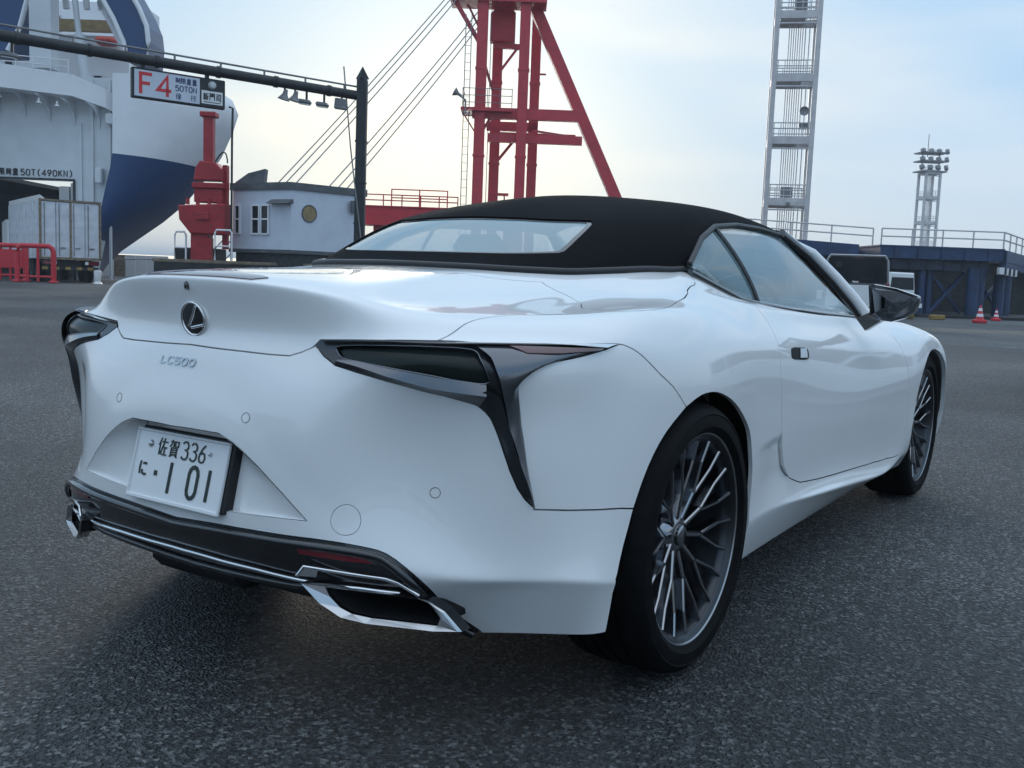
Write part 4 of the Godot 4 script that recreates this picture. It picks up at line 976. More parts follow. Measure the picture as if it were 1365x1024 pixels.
func mirror(car: Node3D, side: int) -> void:
	var m := Vector3(side, 1, 1)
	var rim := [Vector3(0.892, 1.05, -1.75), Vector3(0.913, 1.056, -1.75), Vector3(1.001, 1.042, -1.75), Vector3(1.083, 1.016, -1.75), Vector3(1.086, 1.004, -1.75), Vector3(1.073, 0.954, -1.75), Vector3(1.038, 0.927, -1.75), Vector3(0.991, 0.91, -1.75), Vector3(0.933, 0.914, -1.75), Vector3(0.906, 0.929, -1.75)]
	var gl := [Vector3(0.908, 1.038, -1.74), Vector3(0.916, 1.042, -1.74), Vector3(1.002, 1.031, -1.74), Vector3(1.055, 1.012, -1.74), Vector3(1.060, 0.998, -1.74), Vector3(1.048, 0.956, -1.74), Vector3(1.025, 0.936, -1.74), Vector3(0.989, 0.925, -1.74), Vector3(0.939, 0.925, -1.74), Vector3(0.920, 0.942, -1.74)]
	for i in gl.size(): gl[i].z += (-0.25 * (gl[i].x - 0.985) + 0.20 * (gl[i].y - 0.985)) - 0.014
	var mid := Vector3(0.985, 0.985, -1.83)
	var shell := part("door_mirror", M.gloss_black, car, func(mb):
		var g := []
		for k in 5:
			var r := []
			var f: float = [1.0, 1.03, 0.96, 0.72, 0.15][k]
			var dz: float = [0.012, -0.02, -0.07, -0.12, -0.145][k]
			for i in rim.size() + 1:
				var q: Vector3 = rim[i % rim.size()]
				var c := Vector3(mid.x, mid.y, q.z)
				r.append((c + (q - c) * f + Vector3(0, 0, dz)) * m)
			g.append(r)
		sheet(mb, g)
		for i in rim.size():
			var j := (i + 1) % rim.size()
			mb.quad((rim[i] + Vector3(0, 0, 0.012)) * m, (rim[j] + Vector3(0, 0, 0.012)) * m, (gl[j] + Vector3(0, 0, -0.012)) * m, (gl[i] + Vector3(0, 0, -0.012)) * m))
	part("mirror_glass", M.mirror_glass, shell, func(mb):
		var c := Vector3(0.985, 0.985, -1.757) * m
		for i in gl.size():
			var j := (i + 1) % gl.size()
			mb.tri((gl[i] + Vector3(0, 0, -0.012)) * m, (gl[j] + Vector3(0, 0, -0.012)) * m, c))
	part("mirror_stalk", M.gloss_black, shell, func(mb):
		var pts := [Vector3(0.835, 0.915, -1.80), Vector3(0.878, 0.866, -1.79), Vector3(0.94, 0.908, -1.78), Vector3(0.90, 0.945, -1.78)]
		for z in 1:
			var f := []
			var b := []
			for q in pts:
				f.append(q * m); b.append((q + Vector3(0, 0, -0.06)) * m)
			mb.quad(f[0], f[1], f[2], f[3])
			for i in 4:
				mb.quad(f[i], f[(i + 1) % 4], b[(i + 1) % 4], b[i]))

func cabin(car: Node3D, s: Surf, t: Surf) -> void:
	var ws := part("windscreen", M.glass, car, func(mb):
		var g := []
		for i in 13:
			var a := lerpf(0.0, 1.0, i / 12.0)
			var top := t.at(10.0, a * 5.0)
			var bot := Vector3(lerpf(0.735, 0.0, a), lerpf(0.92, 0.975, pow(a, 0.7)), lerpf(-2.16, -2.44, pow(a, 0.6)))
			var r := []
			for k in 9: r.append(top.lerp(bot, k / 8.0) + Vector3(0, 0.03 * 4.0 * k / 8.0 * (1 - k / 8.0), 0))
			g.append(r)
		sheet(mb, g, [1, -1]))
	part("inner_mirror", M.satin_black, ws, func(mb): mb.box(Vector3(0, 1.20, -1.68), Vector3(0.24, 0.055, 0.03), Transform3D(), 0.01))
	part("interior_tub", M.matt_black, car, func(mb):
		mb.box(Vector3(0, 0.34, -1.3), Vector3(1.5, 0.03, 2.2))
		mb.box(Vector3(0, 0.65, -0.22), Vector3(1.28, 0.62, 0.04))
		mb.box(Vector3(0.0, 0.96, -0.18), Vector3(1.14, 0.02, 0.44))
		for x in [-0.76, 0.76]: mb.box(Vector3(x, 0.62, -1.35), Vector3(0.03, 0.55, 1.7)))
	part("dashboard", M.trim_tan, car, func(mb):
		mb.box(Vector3(0, 0.86, -2.08), Vector3(1.42, 0.16, 0.42), Transform3D(), 0.05)
		mb.box(Vector3(0.38, 0.95, -1.93), Vector3(0.36, 0.06, 0.16), Transform3D(), 0.02)
		mb.box(Vector3(0, 0.60, -1.55), Vector3(0.22, 0.34, 0.9), Transform3D(), 0.04))
	part("steering_wheel", M.satin_black, car, func(mb):
		var b := Transform3D(Basis(Vector3.RIGHT, -0.42), Vector3(0.37, 0.90, -1.66))
		var r := []
		for i in 32: r.append(b * Vector3(cos(TAU * i / 32) * 0.185, sin(TAU * i / 32) * 0.185, 0))
		mb.tube(r, 0.016, 8, true)
		mb.box(Vector3(0, 0, -0.02), Vector3(0.13, 0.10, 0.05), b, 0.02)
		mb.box(Vector3(0, -0.01, -0.01), Vector3(0.36, 0.03, 0.02), b)
		mb.box(Vector3(0, -0.10, -0.01), Vector3(0.04, 0.17, 0.02), b))
	for x in [-0.37, 0.37]:
		var seat := part("seat", M.seat, car, func(mb):
			mb.box(Vector3(x, 0.50, -1.25), Vector3(0.50, 0.14, 0.50), Transform3D(), 0.05)
			mb.box(Vector3.ZERO, Vector3(0.48, 0.62, 0.14), Transform3D(Basis(Vector3.RIGHT, 0.3), Vector3(x, 0.80, -0.92)), 0.06))
		part("headrest", M.seat, seat, func(mb):
			mb.box(Vector3.ZERO, Vector3(0.26, 0.17, 0.10), Transform3D(Basis(Vector3.RIGHT, 0.2), Vector3(x, 1.11, -0.80)), 0.045))

func wheel(car: Node3D, half: float) -> Node3D:
	# axis along x, outer face towards +x
	var w := Node3D.new()
	w.name = "wheel"
	car.add_child(w, true)
	var k := half / 0.1375
	part("tyre", M.rubber, w, func(mb):
		var p := []
		for q in [Vector2(0.262, 0.108), Vector2(0.275, 0.116), Vector2(0.286, 0.126), Vector2(0.297, 0.1355), Vector2(0.300, 0.1385), Vector2(0.315, 0.1385), Vector2(0.330, 0.1345), Vector2(0.333, 0.1365), Vector2(0.337, 0.1345), Vector2(0.349, 0.122), Vector2(0.357, 0.108), Vector2(0.3605, 0.094), Vector2(0.3615, 0.080),
				Vector2(0.3617, 0.071), Vector2(0.3557, 0.070), Vector2(0.3557, 0.061), Vector2(0.3625, 0.060), Vector2(0.363, 0.029), Vector2(0.3565, 0.028), Vector2(0.3565, 0.016), Vector2(0.363, 0.015)]: p.append(q)
		var full := p.duplicate()
		for i in range(p.size() - 1, -1, -1): full.append(Vector2(p[i].x, -p[i].y))
		mb.lathe(full, 72))
	part("rim", M.wheel_barrel, w, func(mb):
		mb.lathe([Vector2(0.279, 0.122), Vector2(0.270, 0.117), Vector2(0.259, 0.104), Vector2(0.2555, 0.085), Vector2(0.252, 0.05), Vector2(0.243, 0.02), Vector2(0.236, -0.03), Vector2(0.238, -0.10), Vector2(0.262, -0.12)], 72))
	part("rim_lip", M.rim_lip, w, func(mb): mb.lathe([Vector2(0.2775, 0.1215), Vector2(0.279, 0.1235), Vector2(0.2825, 0.1245), Vector2(0.2835, 0.1225), Vector2(0.2835, 0.117)], 72))
	part("hub", M.wheel, w, func(mb):
		mb.lathe([Vector2(0.0, 0.082), Vector2(0.024, 0.082), Vector2(0.028, 0.079), Vector2(0.0285, 0.072), Vector2(0.036, 0.072), Vector2(0.062, 0.062), Vector2(0.075, 0.045), Vector2(0.078, 0.0)], 30)
		for i in 5:
			var a := TAU * (i + 0.5) / 5
			mb.lathe([Vector2(0.0, 0.064), Vector2(0.0095, 0.064), Vector2(0.011, 0.060), Vector2(0.011, 0.045)], 8, Transform3D(Basis(), Vector3(0, cos(a) * 0.055, sin(a) * 0.055))))
	part("brake_disc", M.wheel_dark, w, func(mb): mb.lathe([Vector2(0.0, -0.03), Vector2(0.19, -0.03), Vector2(0.19, -0.06), Vector2(0, -0.06)], 40))
	part("brake_caliper", M.wheel_dark, w, func(mb): mb.box(Vector3(-0.02, 0.02, -0.165), Vector3(0.09, 0.22, 0.08), Transform3D(), 0.02))
	part("inner_shield", M.matt_black, w, func(mb): mb.lathe([Vector2(0.0, -0.10), Vector2(0.236, -0.10)], 24))
	var sp := MB.new()
	var fork := Vector2(0.128, 0.0)
	var strip := func(a: Vector2, b: Vector2, xa: float, xb: float, wa: float, wb: float) -> void:
		# a spoke limb: narrow outer face, wider at the back
		var d := (b - a).normalized()
		var nn := Vector2(-d.y, d.x)
		var g := []
		for e in [[a, xa, wa], [b, xb, wb]]:
			var q: Vector2 = e[0]
			var r := []
			for o in [[-1.0, -0.030, 2.2], [-1.0, -0.004, 1.25], [-1.0, 0.0, 0.7], [1.0, 0.0, 0.7], [1.0, -0.004, 1.25], [1.0, -0.030, 2.2]]:
				var z: Vector2 = q + nn * o[0] * o[2] * e[2]
				r.append(Vector3(e[1] + o[1], z.x, z.y))
			g.append(r)
		for i in 5:
			sp.quad(g[0][i], g[0][i + 1], g[1][i + 1], g[1][i])
	strip.call(Vector2(0.045, 0), fork, 0.070, 0.086, 0.0064, 0.0052)
	for sg in [-1.0, 1.0]:
		var e := Vector2(cos(0.163 * sg), sin(0.163 * sg))
		strip.call(fork + Vector2(-0.006, 0.003 * sg), e * 0.205, 0.0862 + 0.0004 * sg, 0.101, 0.0042, 0.0036)
		strip.call(e * 0.203, e * 0.262, 0.1008 + 0.0004 * sg, 0.112, 0.0036, 0.0042)
	var mesh := sp.mesh()
	for i in 10:
		var o := MeshInstance3D.new()
		o.mesh = mesh
		o.material_override = M.wheel
		o.name = "spoke"
		w.add_child(o, true)
		o.rotation.x = TAU * (i + 0.25) / 10
	return w

var stage: Transform3D
func at(x: float, y: float, d: float, turn := 0.0) -> Transform3D:
	# quay axes: x along the quay to the right, y up, d metres out towards the ship
	return stage * Transform3D(Basis(Vector3.UP, turn), Vector3(x, y, -d))

const YAW := 0.58667
func setting() -> void:
	var cam := Camera3D.new()
	cam.name = "camera"
	add_child(cam)
	cam.fov = 42.177
	cam.near = 0.05
	cam.far = 4000.0
	cam.transform = Transform3D(Basis(Vector3.UP, YAW) * Basis(Vector3.RIGHT, -0.10849) * Basis(Vector3.BACK, 0.03763), Vector3(1.949, 1.0375, 2.4302))
	stage = Transform3D(Basis(Vector3.UP, YAW), Vector3(1.949, 0, 2.4302))
	var toward := (stage.basis * Vector3(-0.06, 0.155, -1.0)).normalized()
	var env := Environment.new()
	env.background_mode = Environment.BG_SKY
	env.sky = Sky.new()
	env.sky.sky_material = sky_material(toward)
	env.tonemap_mode = Environment.TONE_MAPPER_LINEAR
	env.tonemap_exposure = 1.58
	env.fog_enabled = true
	env.fog_density = 0.0009
	env.fog_light_color = Color(0.86, 0.89, 0.93)
	env.sdfgi_enabled = true
	env.ssao_enabled = true
	env.ssil_enabled = true
	var we := WorldEnvironment.new()
	we.name = "environment"
	we.environment = env
	add_child(we)
	var sun := DirectionalLight3D.new()
	sun.name = "sun"
	sun.light_color = Color(1.0, 0.97, 0.92)
	sun.light_energy = 0.25
	sun.light_angular_distance = 12.0
	sun.shadow_enabled = true
	add_child(sun)
	sun.look_at_from_position(Vector3.ZERO, -toward)

func sky_material(sun: Vector3) -> PanoramaSkyMaterial:
	# hazy evening air: blue above, brightened overhead, pale at the horizon, a wide warm glow round the low sun, thin streaks of cloud
	var w := 768
	var h := 384
	var data := PackedFloat32Array()
	data.resize(w * h * 3)
	var n := noise(1.6, FastNoiseLite.TYPE_SIMPLEX_SMOOTH, 21, 4)
	var k := 0
	for j in h:
		var th := PI * (j + 0.5) / h
		var y := cos(th)
		var r := sin(th)
		var high := Color(0.235, 0.415, 0.62).lerp(Color(0.56, 0.60, 0.62), pow(1.0 - clampf(y, 0.0, 1.0), 7.5)).lerp(Color(0.56, 0.68, 0.82), smoothstep(0.4, 0.8, y))  # overhead part, out of view, is brightened to lift the shaded car
		for i in w:
			var ph := TAU * (i + 0.5) / w
			var d := Vector3(sin(ph) * r, y, -cos(ph) * r)
			var c := d.dot(sun)
			var ang := acos(clampf(c, -1.0, 1.0))
			var wide := exp(-ang * ang / 0.22)
			var near := exp(-ang * ang / 0.035)
			var col := high
			if y > 0.0:
				var cl := clampf(n.get_noise_3d(d.x * 0.9 + d.y * 1.5, d.y * 6.0, d.z * 0.9) * 2.2 + 0.1, 0.0, 1.0) * smoothstep(0.0, 0.15, y) * (1.0 - smoothstep(0.5, 0.9, y))
				col = col.lerp(Color(0.60, 0.62, 0.63), cl * 0.42)
			var az := atan2(d.x, -d.z) - atan2(sun.x, -sun.z)
			az = wrapf(az + 0.16, -PI, PI)
			col += Color(0.15, 0.08, -0.04) * exp(-az * az / 0.22) * exp(-y * y / 0.05)
			col += Color(0.05, 0.035, 0.0) * wide + Color(0.36, 0.26, 0.11) * near
			data[k] = col.r; data[k + 1] = col.g; data[k + 2] = col.b
			k += 3
	var m := PanoramaSkyMaterial.new()
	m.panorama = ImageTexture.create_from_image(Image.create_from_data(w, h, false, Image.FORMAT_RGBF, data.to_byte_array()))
	return m

func ground() -> void:
	var m := mat(Color(1, 1, 1), 0.62)
	m.albedo_color = Color(1, 1, 1)
	var cell := FastNoiseLite.new()
	cell.seed = 4
	cell.noise_type = FastNoiseLite.TYPE_CELLULAR
	cell.frequency = 0.108
	cell.fractal_type = FastNoiseLite.FRACTAL_NONE
	cell.cellular_return_type = FastNoiseLite.RETURN_CELL_VALUE
	cell.cellular_jitter = 1.0
	var t := NoiseTexture2D.new()
	t.width = 1024; t.height = 1024; t.noise = cell; t.seamless = true; t.generate_mipmaps = false; t.normalize = false
	var g := Gradient.new()
	g.offsets = PackedFloat32Array([0.0, 0.5, 0.8, 0.92, 1.0])
	var cols := PackedColorArray()
	for c in [Color(0.036, 0.038, 0.040), Color(0.098, 0.103, 0.105), Color(0.19, 0.197, 0.198), Color(0.33, 0.335, 0.33), Color(0.48, 0.48, 0.465)]: cols.append(c.linear_to_srgb())
	g.colors = cols
	t.color_ramp = g
	m.albedo_texture = t
	var rise := NoiseTexture2D.new()
	rise.width = 1024; rise.height = 1024; rise.noise = cell; rise.seamless = true; rise.generate_mipmaps = false; rise.normalize = false
	m.heightmap_enabled = true
	m.heightmap_texture = rise
	m.heightmap_scale = 0.19
	m.normal_enabled = true
	m.normal_texture = ntex(noise(0.075, FastNoiseLite.TYPE_SIMPLEX, 6, 3), 1024, Color.WHITE, Color.WHITE, 16.0)
	m.normal_scale = 0.9
	m.detail_enabled = true
	m.detail_blend_mode = BaseMaterial3D.BLEND_MODE_MUL
	m.detail_uv_layer = BaseMaterial3D.DETAIL_UV_2
	m.detail_albedo = ntex(noise(0.006, FastNoiseLite.TYPE_SIMPLEX_SMOOTH, 9, 5), 512, Color(0.55, 0.55, 0.56), Color(1, 1, 1))
	m.uv2_triplanar = true
	m.uv2_world_triplanar = true
	m.uv2_scale = Vector3.ONE * 0.06
	m.uv1_triplanar = true
	m.uv1_world_triplanar = true
	m.uv1_scale = Vector3.ONE * 0.9
	m.texture_filter = BaseMaterial3D.TEXTURE_FILTER_LINEAR
	var mb := MB.new()
	mb.face([Vector3(-70, 0, 60), Vector3(70, 0, 60), Vector3(70, 0, -72), Vector3(-70, 0, -72)], Vector3.UP)
	struct("asphalt_ground", mb, m).transform = stage

func _ready() -> void:
	setting()
	materials()
	ground()
	harbour()
	build_car()

func harbour() -> void:
	M.ship_white = worn(Color(0.80, 0.81, 0.83), 0.45, 0.05, 0.25, 31)
	M.ship_grey = worn(Color(0.64, 0.67, 0.69), 0.5, 0.07, 0.25, 32)
	M.ship_blue = worn(Color(0.014, 0.056, 0.165), 0.4, 0.12, 0.3, 33)
	M.crane_red = worn(Color(0.62, 0.036, 0.05), 0.45, 0.15, 0.4, 34)
	M.machine_red = worn(Color(0.46, 0.016, 0.024), 0.5, 0.25, 0.8, 35)
	M.barrier_red = mat(Color(0.55, 0.02, 0.035), 0.4)
	M.link_blue = worn(Color(0.020, 0.055, 0.15), 0.5, 0.35, 0.5, 36)
	M.link_dark = worn(Color(0.03, 0.045, 0.08), 0.6, 0.4, 0.5, 37)
	M.steel = worn(Color(0.30, 0.30, 0.31), 0.5, 0.3, 0.6, 38, 0.2)
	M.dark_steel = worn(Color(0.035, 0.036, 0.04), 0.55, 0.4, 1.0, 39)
	M.tower_paint = worn(Color(0.70, 0.67, 0.66), 0.5, 0.2, 0.3, 40)
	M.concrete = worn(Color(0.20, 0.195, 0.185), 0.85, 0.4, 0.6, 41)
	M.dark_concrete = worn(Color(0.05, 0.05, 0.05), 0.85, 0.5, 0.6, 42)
	M.cabin_white = worn(Color(0.62, 0.66, 0.74), 0.5, 0.06, 0.4, 43)
	M.roof_grey = worn(Color(0.13, 0.14, 0.15), 0.6, 0.3, 0.6, 44)
	M.white = mat(Color(0.75, 0.75, 0.75), 0.4)
	M.black = mat(Color(0.01, 0.01, 0.011), 0.6)
	M.dark_glass = mat(Color(0.012, 0.014, 0.018), 0.08)
	M.dark_glass.metallic_specular = 0.35
	M.orange = mat(Color(0.50, 0.05, 0.03), 0.5)
	M.ochre = worn(Color(0.40, 0.28, 0.12), 0.6, 0.3, 0.8, 45)
	M.yellow = worn(Color(0.45, 0.30, 0.08), 0.7, 0.4, 1.5, 46)
	M.trailer = worn(Color(0.74, 0.77, 0.82), 0.35, 0.15, 0.6, 47)
	M.rust = worn(Color(0.34, 0.26, 0.17), 0.6, 0.4, 1.5, 48)
	M.sign_red = mat(Color(0.62, 0.03, 0.035), 0.5)
	M.sign_blue = mat(Color(0.03, 0.05, 0.14), 0.5)
	M.lamp_glass = mat(Color(0.55, 0.56, 0.57), 0.15, 0.0, 0.5)
	M.wire = mat(Color(0.22, 0.22, 0.23), 0.5, 0.5)
	surroundings()
	ferry()
	trailer()
	barriers()
	gantry()
	ram_and_cabin()
	crane()
	towers()
	link_span()
	vehicles()
	parked_row()

func surroundings() -> void:
	var strip := MB.new()
	strip.face([Vector3(6.5, 0.004, -25.8), Vector3(46, 0.004, -25.8), Vector3(46, 0.004, -28.4), Vector3(6.5, 0.004, -28.4)], Vector3.UP)
	struct("concrete_strip", strip, worn(Color(0.17, 0.155, 0.13), 0.85, 0.35, 0.9, 50)).transform = stage
	var patch := MB.new()
	for q in [[-24.0, 37.6, 4.6, 0.35], [9.5, 19.2, 1.6, 0.25], [13.2, 17.0, 2.6, 0.2]]:
		patch.face([Vector3(q[0], 0.004, -q[1]), Vector3(q[0] + q[2], 0.004, -q[1]), Vector3(q[0] + q[2], 0.004, -q[1] - q[3]), Vector3(q[0], 0.004, -q[1] - q[3])], Vector3.UP)
	struct("painted_marking", patch, worn(Color(0.33, 0.33, 0.33), 0.8, 0.5, 1.5, 51)).transform = stage
	var sea := MB.new()
	sea.face([Vector3(-3000, -2.2, 3000), Vector3(3000, -2.2, 3000), Vector3(3000, -2.2, -3000), Vector3(-3000, -2.2, -3000)], Vector3.UP)
	var water := mat(Color(0.02, 0.035, 0.04), 0.25)
	water.normal_enabled = true
	water.normal_texture = ntex(noise(0.03, FastNoiseLite.TYPE_SIMPLEX_SMOOTH, 61, 4), 512, Color.WHITE, Color.WHITE, 6.0)
	water.uv1_triplanar = true
	water.uv1_world_triplanar = true
	water.uv1_scale = Vector3.ONE * 0.08
	struct("sea", sea, water).transform = stage
	var mole := MB.new()
	mole.box(Vector3(90, -0.9, -170), Vector3(180, 3.0, 30))
	struct("breakwater_ground", mole, M.concrete).transform = stage
	var kerb := MB.new()
	kerb.box(Vector3(26, 0.06, -39.6), Vector3(30, 0.12, 0.3))
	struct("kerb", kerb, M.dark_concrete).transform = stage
	for i in 3:
		var x: float = [14.4, 15.55, 22.0][i]
		var k := part("kerb_block", M.yellow, self, func(mb): mb.box(Vector3(0, 0.09, 0), Vector3(0.55, 0.18, 0.2), Transform3D(), 0.03))
		k.transform = at(x, 0.0, 36.8)
		tag(k, ["worn yellow wheel stop left of the blue deck's near columns", "worn yellow wheel stop in front of the blue cross bracing", "worn yellow wheel stop right of the traffic cones"][i], "wheel stop", "yellow wheel stops along the kerb")
	var fence := thing("sea_fence", "low white corrugated fence on the quay edge beyond the ship's bow", "fence", at(-27.0, 0, 66))
	for i in 12:
		part("panel", M.ship_white if i != 7 else M.rust, fence, func(mb): mb.box(Vector3(-4.2 + i * 0.72, 0.72, 0), Vector3(0.70, 1.42, 0.05)))
	part("rail", M.steel, fence, func(mb):
		mb.rod(Vector3(-4.6, 0.95, 1.0), Vector3(3.8, 1.2, 1.0), 0.03)
		for i in 5: mb.rod(Vector3(-4.4 + i * 2.0, 0.0, 1.0), Vector3(-4.4 + i * 2.0, 1.0 + i * 0.04, 1.0), 0.03))

func ferry() -> void:
	var o := Vector3(-24, 0, 50)
	var L := func(x: float, y: float, d: float) -> Vector3: return Vector3(x - o.x, y, o.z - d)
	var ship := thing("ferry", "huge white and blue ferry with its bow opened towards the quay", "ferry", at(o.x, o.y, o.z))
	# the inner bow wall round the cargo door
	part("bow_wall", M.ship_grey, ship, func(mb):
		mb.box(L.call(-31.0, 7.3, 49.6), Vector3(22.9, 4.96, 0.5))
		mb.prism(PackedVector2Array([Vector2(2.25, 0), Vector2(3.15, 0), Vector2(3.3, 0.8), Vector2(3.72, 2.7), Vector2(4.05, 4.82), Vector2(2.25, 4.82)]), 0.5, Transform3D(Basis(), Vector3(0, 0, 0.65)))
		for x in [-20.8, -19.95]: mb.box(L.call(x, 4.9, 49.28), Vector3(0.10, 9.6, 0.14))
		mb.box(L.call(-21.4, 5.6, 49.3), Vector3(0.14, 4.0, 0.1)))
	part("cargo_door_frame", M.dark_steel, ship, func(mb):
		mb.box(L.call(-28.0, 4.86, 49.30), Vector3(12.6, 0.09, 0.12))
		mb.box(L.call(-21.73, 2.4, 49.30), Vector3(0.09, 4.9, 0.12)))
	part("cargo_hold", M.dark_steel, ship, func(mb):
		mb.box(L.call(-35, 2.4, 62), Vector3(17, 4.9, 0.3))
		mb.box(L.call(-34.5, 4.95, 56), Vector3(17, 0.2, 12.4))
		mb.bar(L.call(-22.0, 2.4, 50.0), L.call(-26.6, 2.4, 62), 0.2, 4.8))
	part("hold_pillar", M.ship_grey, ship, func(mb):
		mb.box(L.call(-22.3, 2.4, 50.6), Vector3(0.25, 4.8, 0.25)); mb.box(L.call(-22.9, 4.3, 50.9), Vector3(0.5, 0.7, 0.2)))
	part("lettering", M.black, ship, func(mb):
		var x := -25.75
		for ch in "制限荷重50T(490KN)":
			var k: bool = "制限荷重".contains(ch)
			if ch == "5": x += 0.06
			letter(mb, ch, Transform3D(Basis(), L.call(x, 5.02 - (x + 25.7) * 0.0, 49.34)), 0.27 if k else 0.19, 0.30 if k else 0.28, 0.045, 0.02)
			x += 0.335 if k else 0.262)
	# deck edge with its brackets
	part("deck_edge", M.ship_white, ship, func(mb):
		var p := [L.call(-42, 9.5, 47.3), L.call(-25.1, 9.5, 47.6), L.call(-21.3, 9.2, 48.2), L.call(-20.0, 8.75, 48.9), L.call(-19.5, 8.35, 49.5)]
		var w := [1.1, 1.1, 1.0, 0.9, 0.7]
		for i in 4:
			var a: Vector3 = p[i]
			var b: Vector3 = p[i + 1]
			var ha := Vector3(0, w[i] / 2.0, 0)
			var hb := Vector3(0, w[i + 1] / 2.0, 0)
			var bk := Vector3(0, 0, -3.0)
			mb.quad(a - ha, b - hb, b + hb, a + ha)
			mb.quad(a + ha, b + hb, b + hb + Vector3(0, 0, -0.25), a + ha + Vector3(0, 0, -0.25))
			mb.quad(a - ha, b - hb, Vector3(b.x, b.y - hb.y, L.call(0, 0, 49.6).z), Vector3(a.x, a.y - ha.y, L.call(0, 0, 49.6).z)))
	for i in 6:
		var x := -26.5 + i * 1.2
		part("deck_bracket", M.ship_grey, ship, func(mb):
			var y := 8.85 - maxf(0.0, x + 24.0) * 0.13
			mb.prism(PackedVector2Array([Vector2(0, 0), Vector2(1.8, 0), Vector2(0.9, -0.16), Vector2(0.3, -0.5), Vector2(0, -1.3)]), 0.07, Transform3D(Basis(Vector3.UP, -PI / 2), L.call(x, y, 49.42))))
	for q in [[-25.5, 8.55], [-24.45, 8.5], [-22.6, 8.3], [-21.75, 8.18]]:
		part("deck_lamp", M.lamp_glass, ship, func(mb): mb.lathe([Vector2(0.04, 0.16), Vector2(0.06, 0.0), Vector2(0.17, -0.08), Vector2(0, -0.1)], 10, Transform3D(Basis(Vector3.BACK, PI / 2), L.call(q[0], q[1], 47.6))))
	part("deck_railing", M.ship_white, ship, func(mb):
		for y in [10.3, 10.6]: mb.rod(L.call(-30, y + 0.1, 47.4), L.call(-21.4, y - 0.3, 48.1), 0.025, 6)
		for i in 11: mb.rod(L.call(-29.4 + i * 0.8, 9.9 - i * 0.02, 47.45 + i * 0.06), L.call(-29.4 + i * 0.8, 10.68 - i * 0.035, 47.45 + i * 0.06), 0.025, 6))
	# the swung-out bow door: a curved shell, white above and blue below
	var edge := [[9.9, -19.55, -15.2], [9.3, -19.55, -14.25], [8.6, -19.55, -13.95], [7.8, -19.56, -14.2], [6.9, -19.56, -14.75], [6.15, -19.57, -15.25], [5.4, -19.70, -15.85], [4.5, -19.92, -16.6], [3.6, -20.12, -17.65], [2.7, -20.3, -18.75], [1.8, -20.5, -19.75], [1.0, -20.68, -20.4], [0.2, -20.85, -20.84]]
	var row := func(e: Array, back_side: bool) -> Array:
		var r := []
		for k in 13:
			var f := k / 12.0
			var x: float = lerpf(e[1], e[2] * 1.054, sin(f * PI / 2.0) if not back_side else f)
			var y: float = e[0] + (e[0] - 1.04) * 0.054 * f - (0.62 * f if e[0] < 7.0 else 0.25 * f) * minf(1.0, (e[0] - 0.3) / 3.0)
			r.append(L.call(x, y, 48.6 + 4.2 * (1.0 - cos(f * PI / 2.0)) + (2.2 * clampf((e[2] - e[1]) / 4.0, 0.03, 1.0) if back_side else 0.0) * (1.0 - f)))
		return r
	var shell := func(mb: MB, i0: int, i1: int) -> void:
		for bs in [false, true]:
			var g := []
			for i in range(i0, i1 + 1): g.append(row.call(edge[i], bs))
			sheet(mb, g)
		for i in range(i0, i1):
			var a: Array = row.call(edge[i], false)
			var b: Array = row.call(edge[i + 1], false)
			var c: Array = row.call(edge[i], true)
			var d: Array = row.call(edge[i + 1], true)
			mb.quad(a[0], b[0], d[0], c[0])
	part("bow_door_upper", M.ship_white, ship, func(mb): shell.call(mb, 0, 5))
	part("bow_door_lower", M.ship_blue, ship, func(mb): shell.call(mb, 5, 12))
	part("door_hinge_box", M.ship_grey, ship, func(mb):
		mb.box(L.call(-20.4, 5.1, 49.1), Vector3(0.34, 0.75, 0.4), Transform3D(), 0.05)
		mb.box(L.call(-19.85, 7.8, 49.1), Vector3(0.4, 0.5, 0.4), Transform3D(), 0.05)
		mb.box(L.call(-20.35, 3.0, 49.1), Vector3(0.2, 0.35, 0.3), Transform3D(), 0.05))
	# the raised visor: a blue arch with white edges
	var outer := PackedVector2Array([Vector2(-18.2, 10.6), Vector2(-18.12, 11.6), Vector2(-18.2, 12.3), Vector2(-18.55, 13.1), Vector2(-19.2, 14.2), Vector2(-20.4, 15.6), Vector2(-22.2, 16.7), Vector2(-24.4, 16.9), Vector2(-26.6, 16.0), Vector2(-28.6, 14.2), Vector2(-30.0, 11.5), Vector2(-30.2, 10.6)])
	var inner := PackedVector2Array([Vector2(-24.9, 10.9), Vector2(-24.3, 12.0), Vector2(-23.9, 13.4), Vector2(-23.4, 14.8), Vector2(-22.6, 15.4), Vector2(-21.5, 15.1), Vector2(-20.5, 13.8), Vector2(-19.8, 12.6), Vector2(-19.3, 11.5), Vector2(-19.15, 10.6)])
	part("bow_visor", M.ship_blue, ship, func(mb):
		var ring := outer.duplicate()
		ring.append_array(inner)
		for i in ring.size(): ring[i] -= Vector2(o.x, 0)
		mb.prism(ring, 2.2, Transform3D(Basis(), Vector3(0, 0, 0.6))))
	part("visor_edge", M.ship_white, ship, func(mb):
		for line in [outer.slice(0, 10), inner]:
			var l := []
			for q in line: l.append(L.call(q.x, q.y, 49.36))
			mb.tube(l, 0.12, 8))
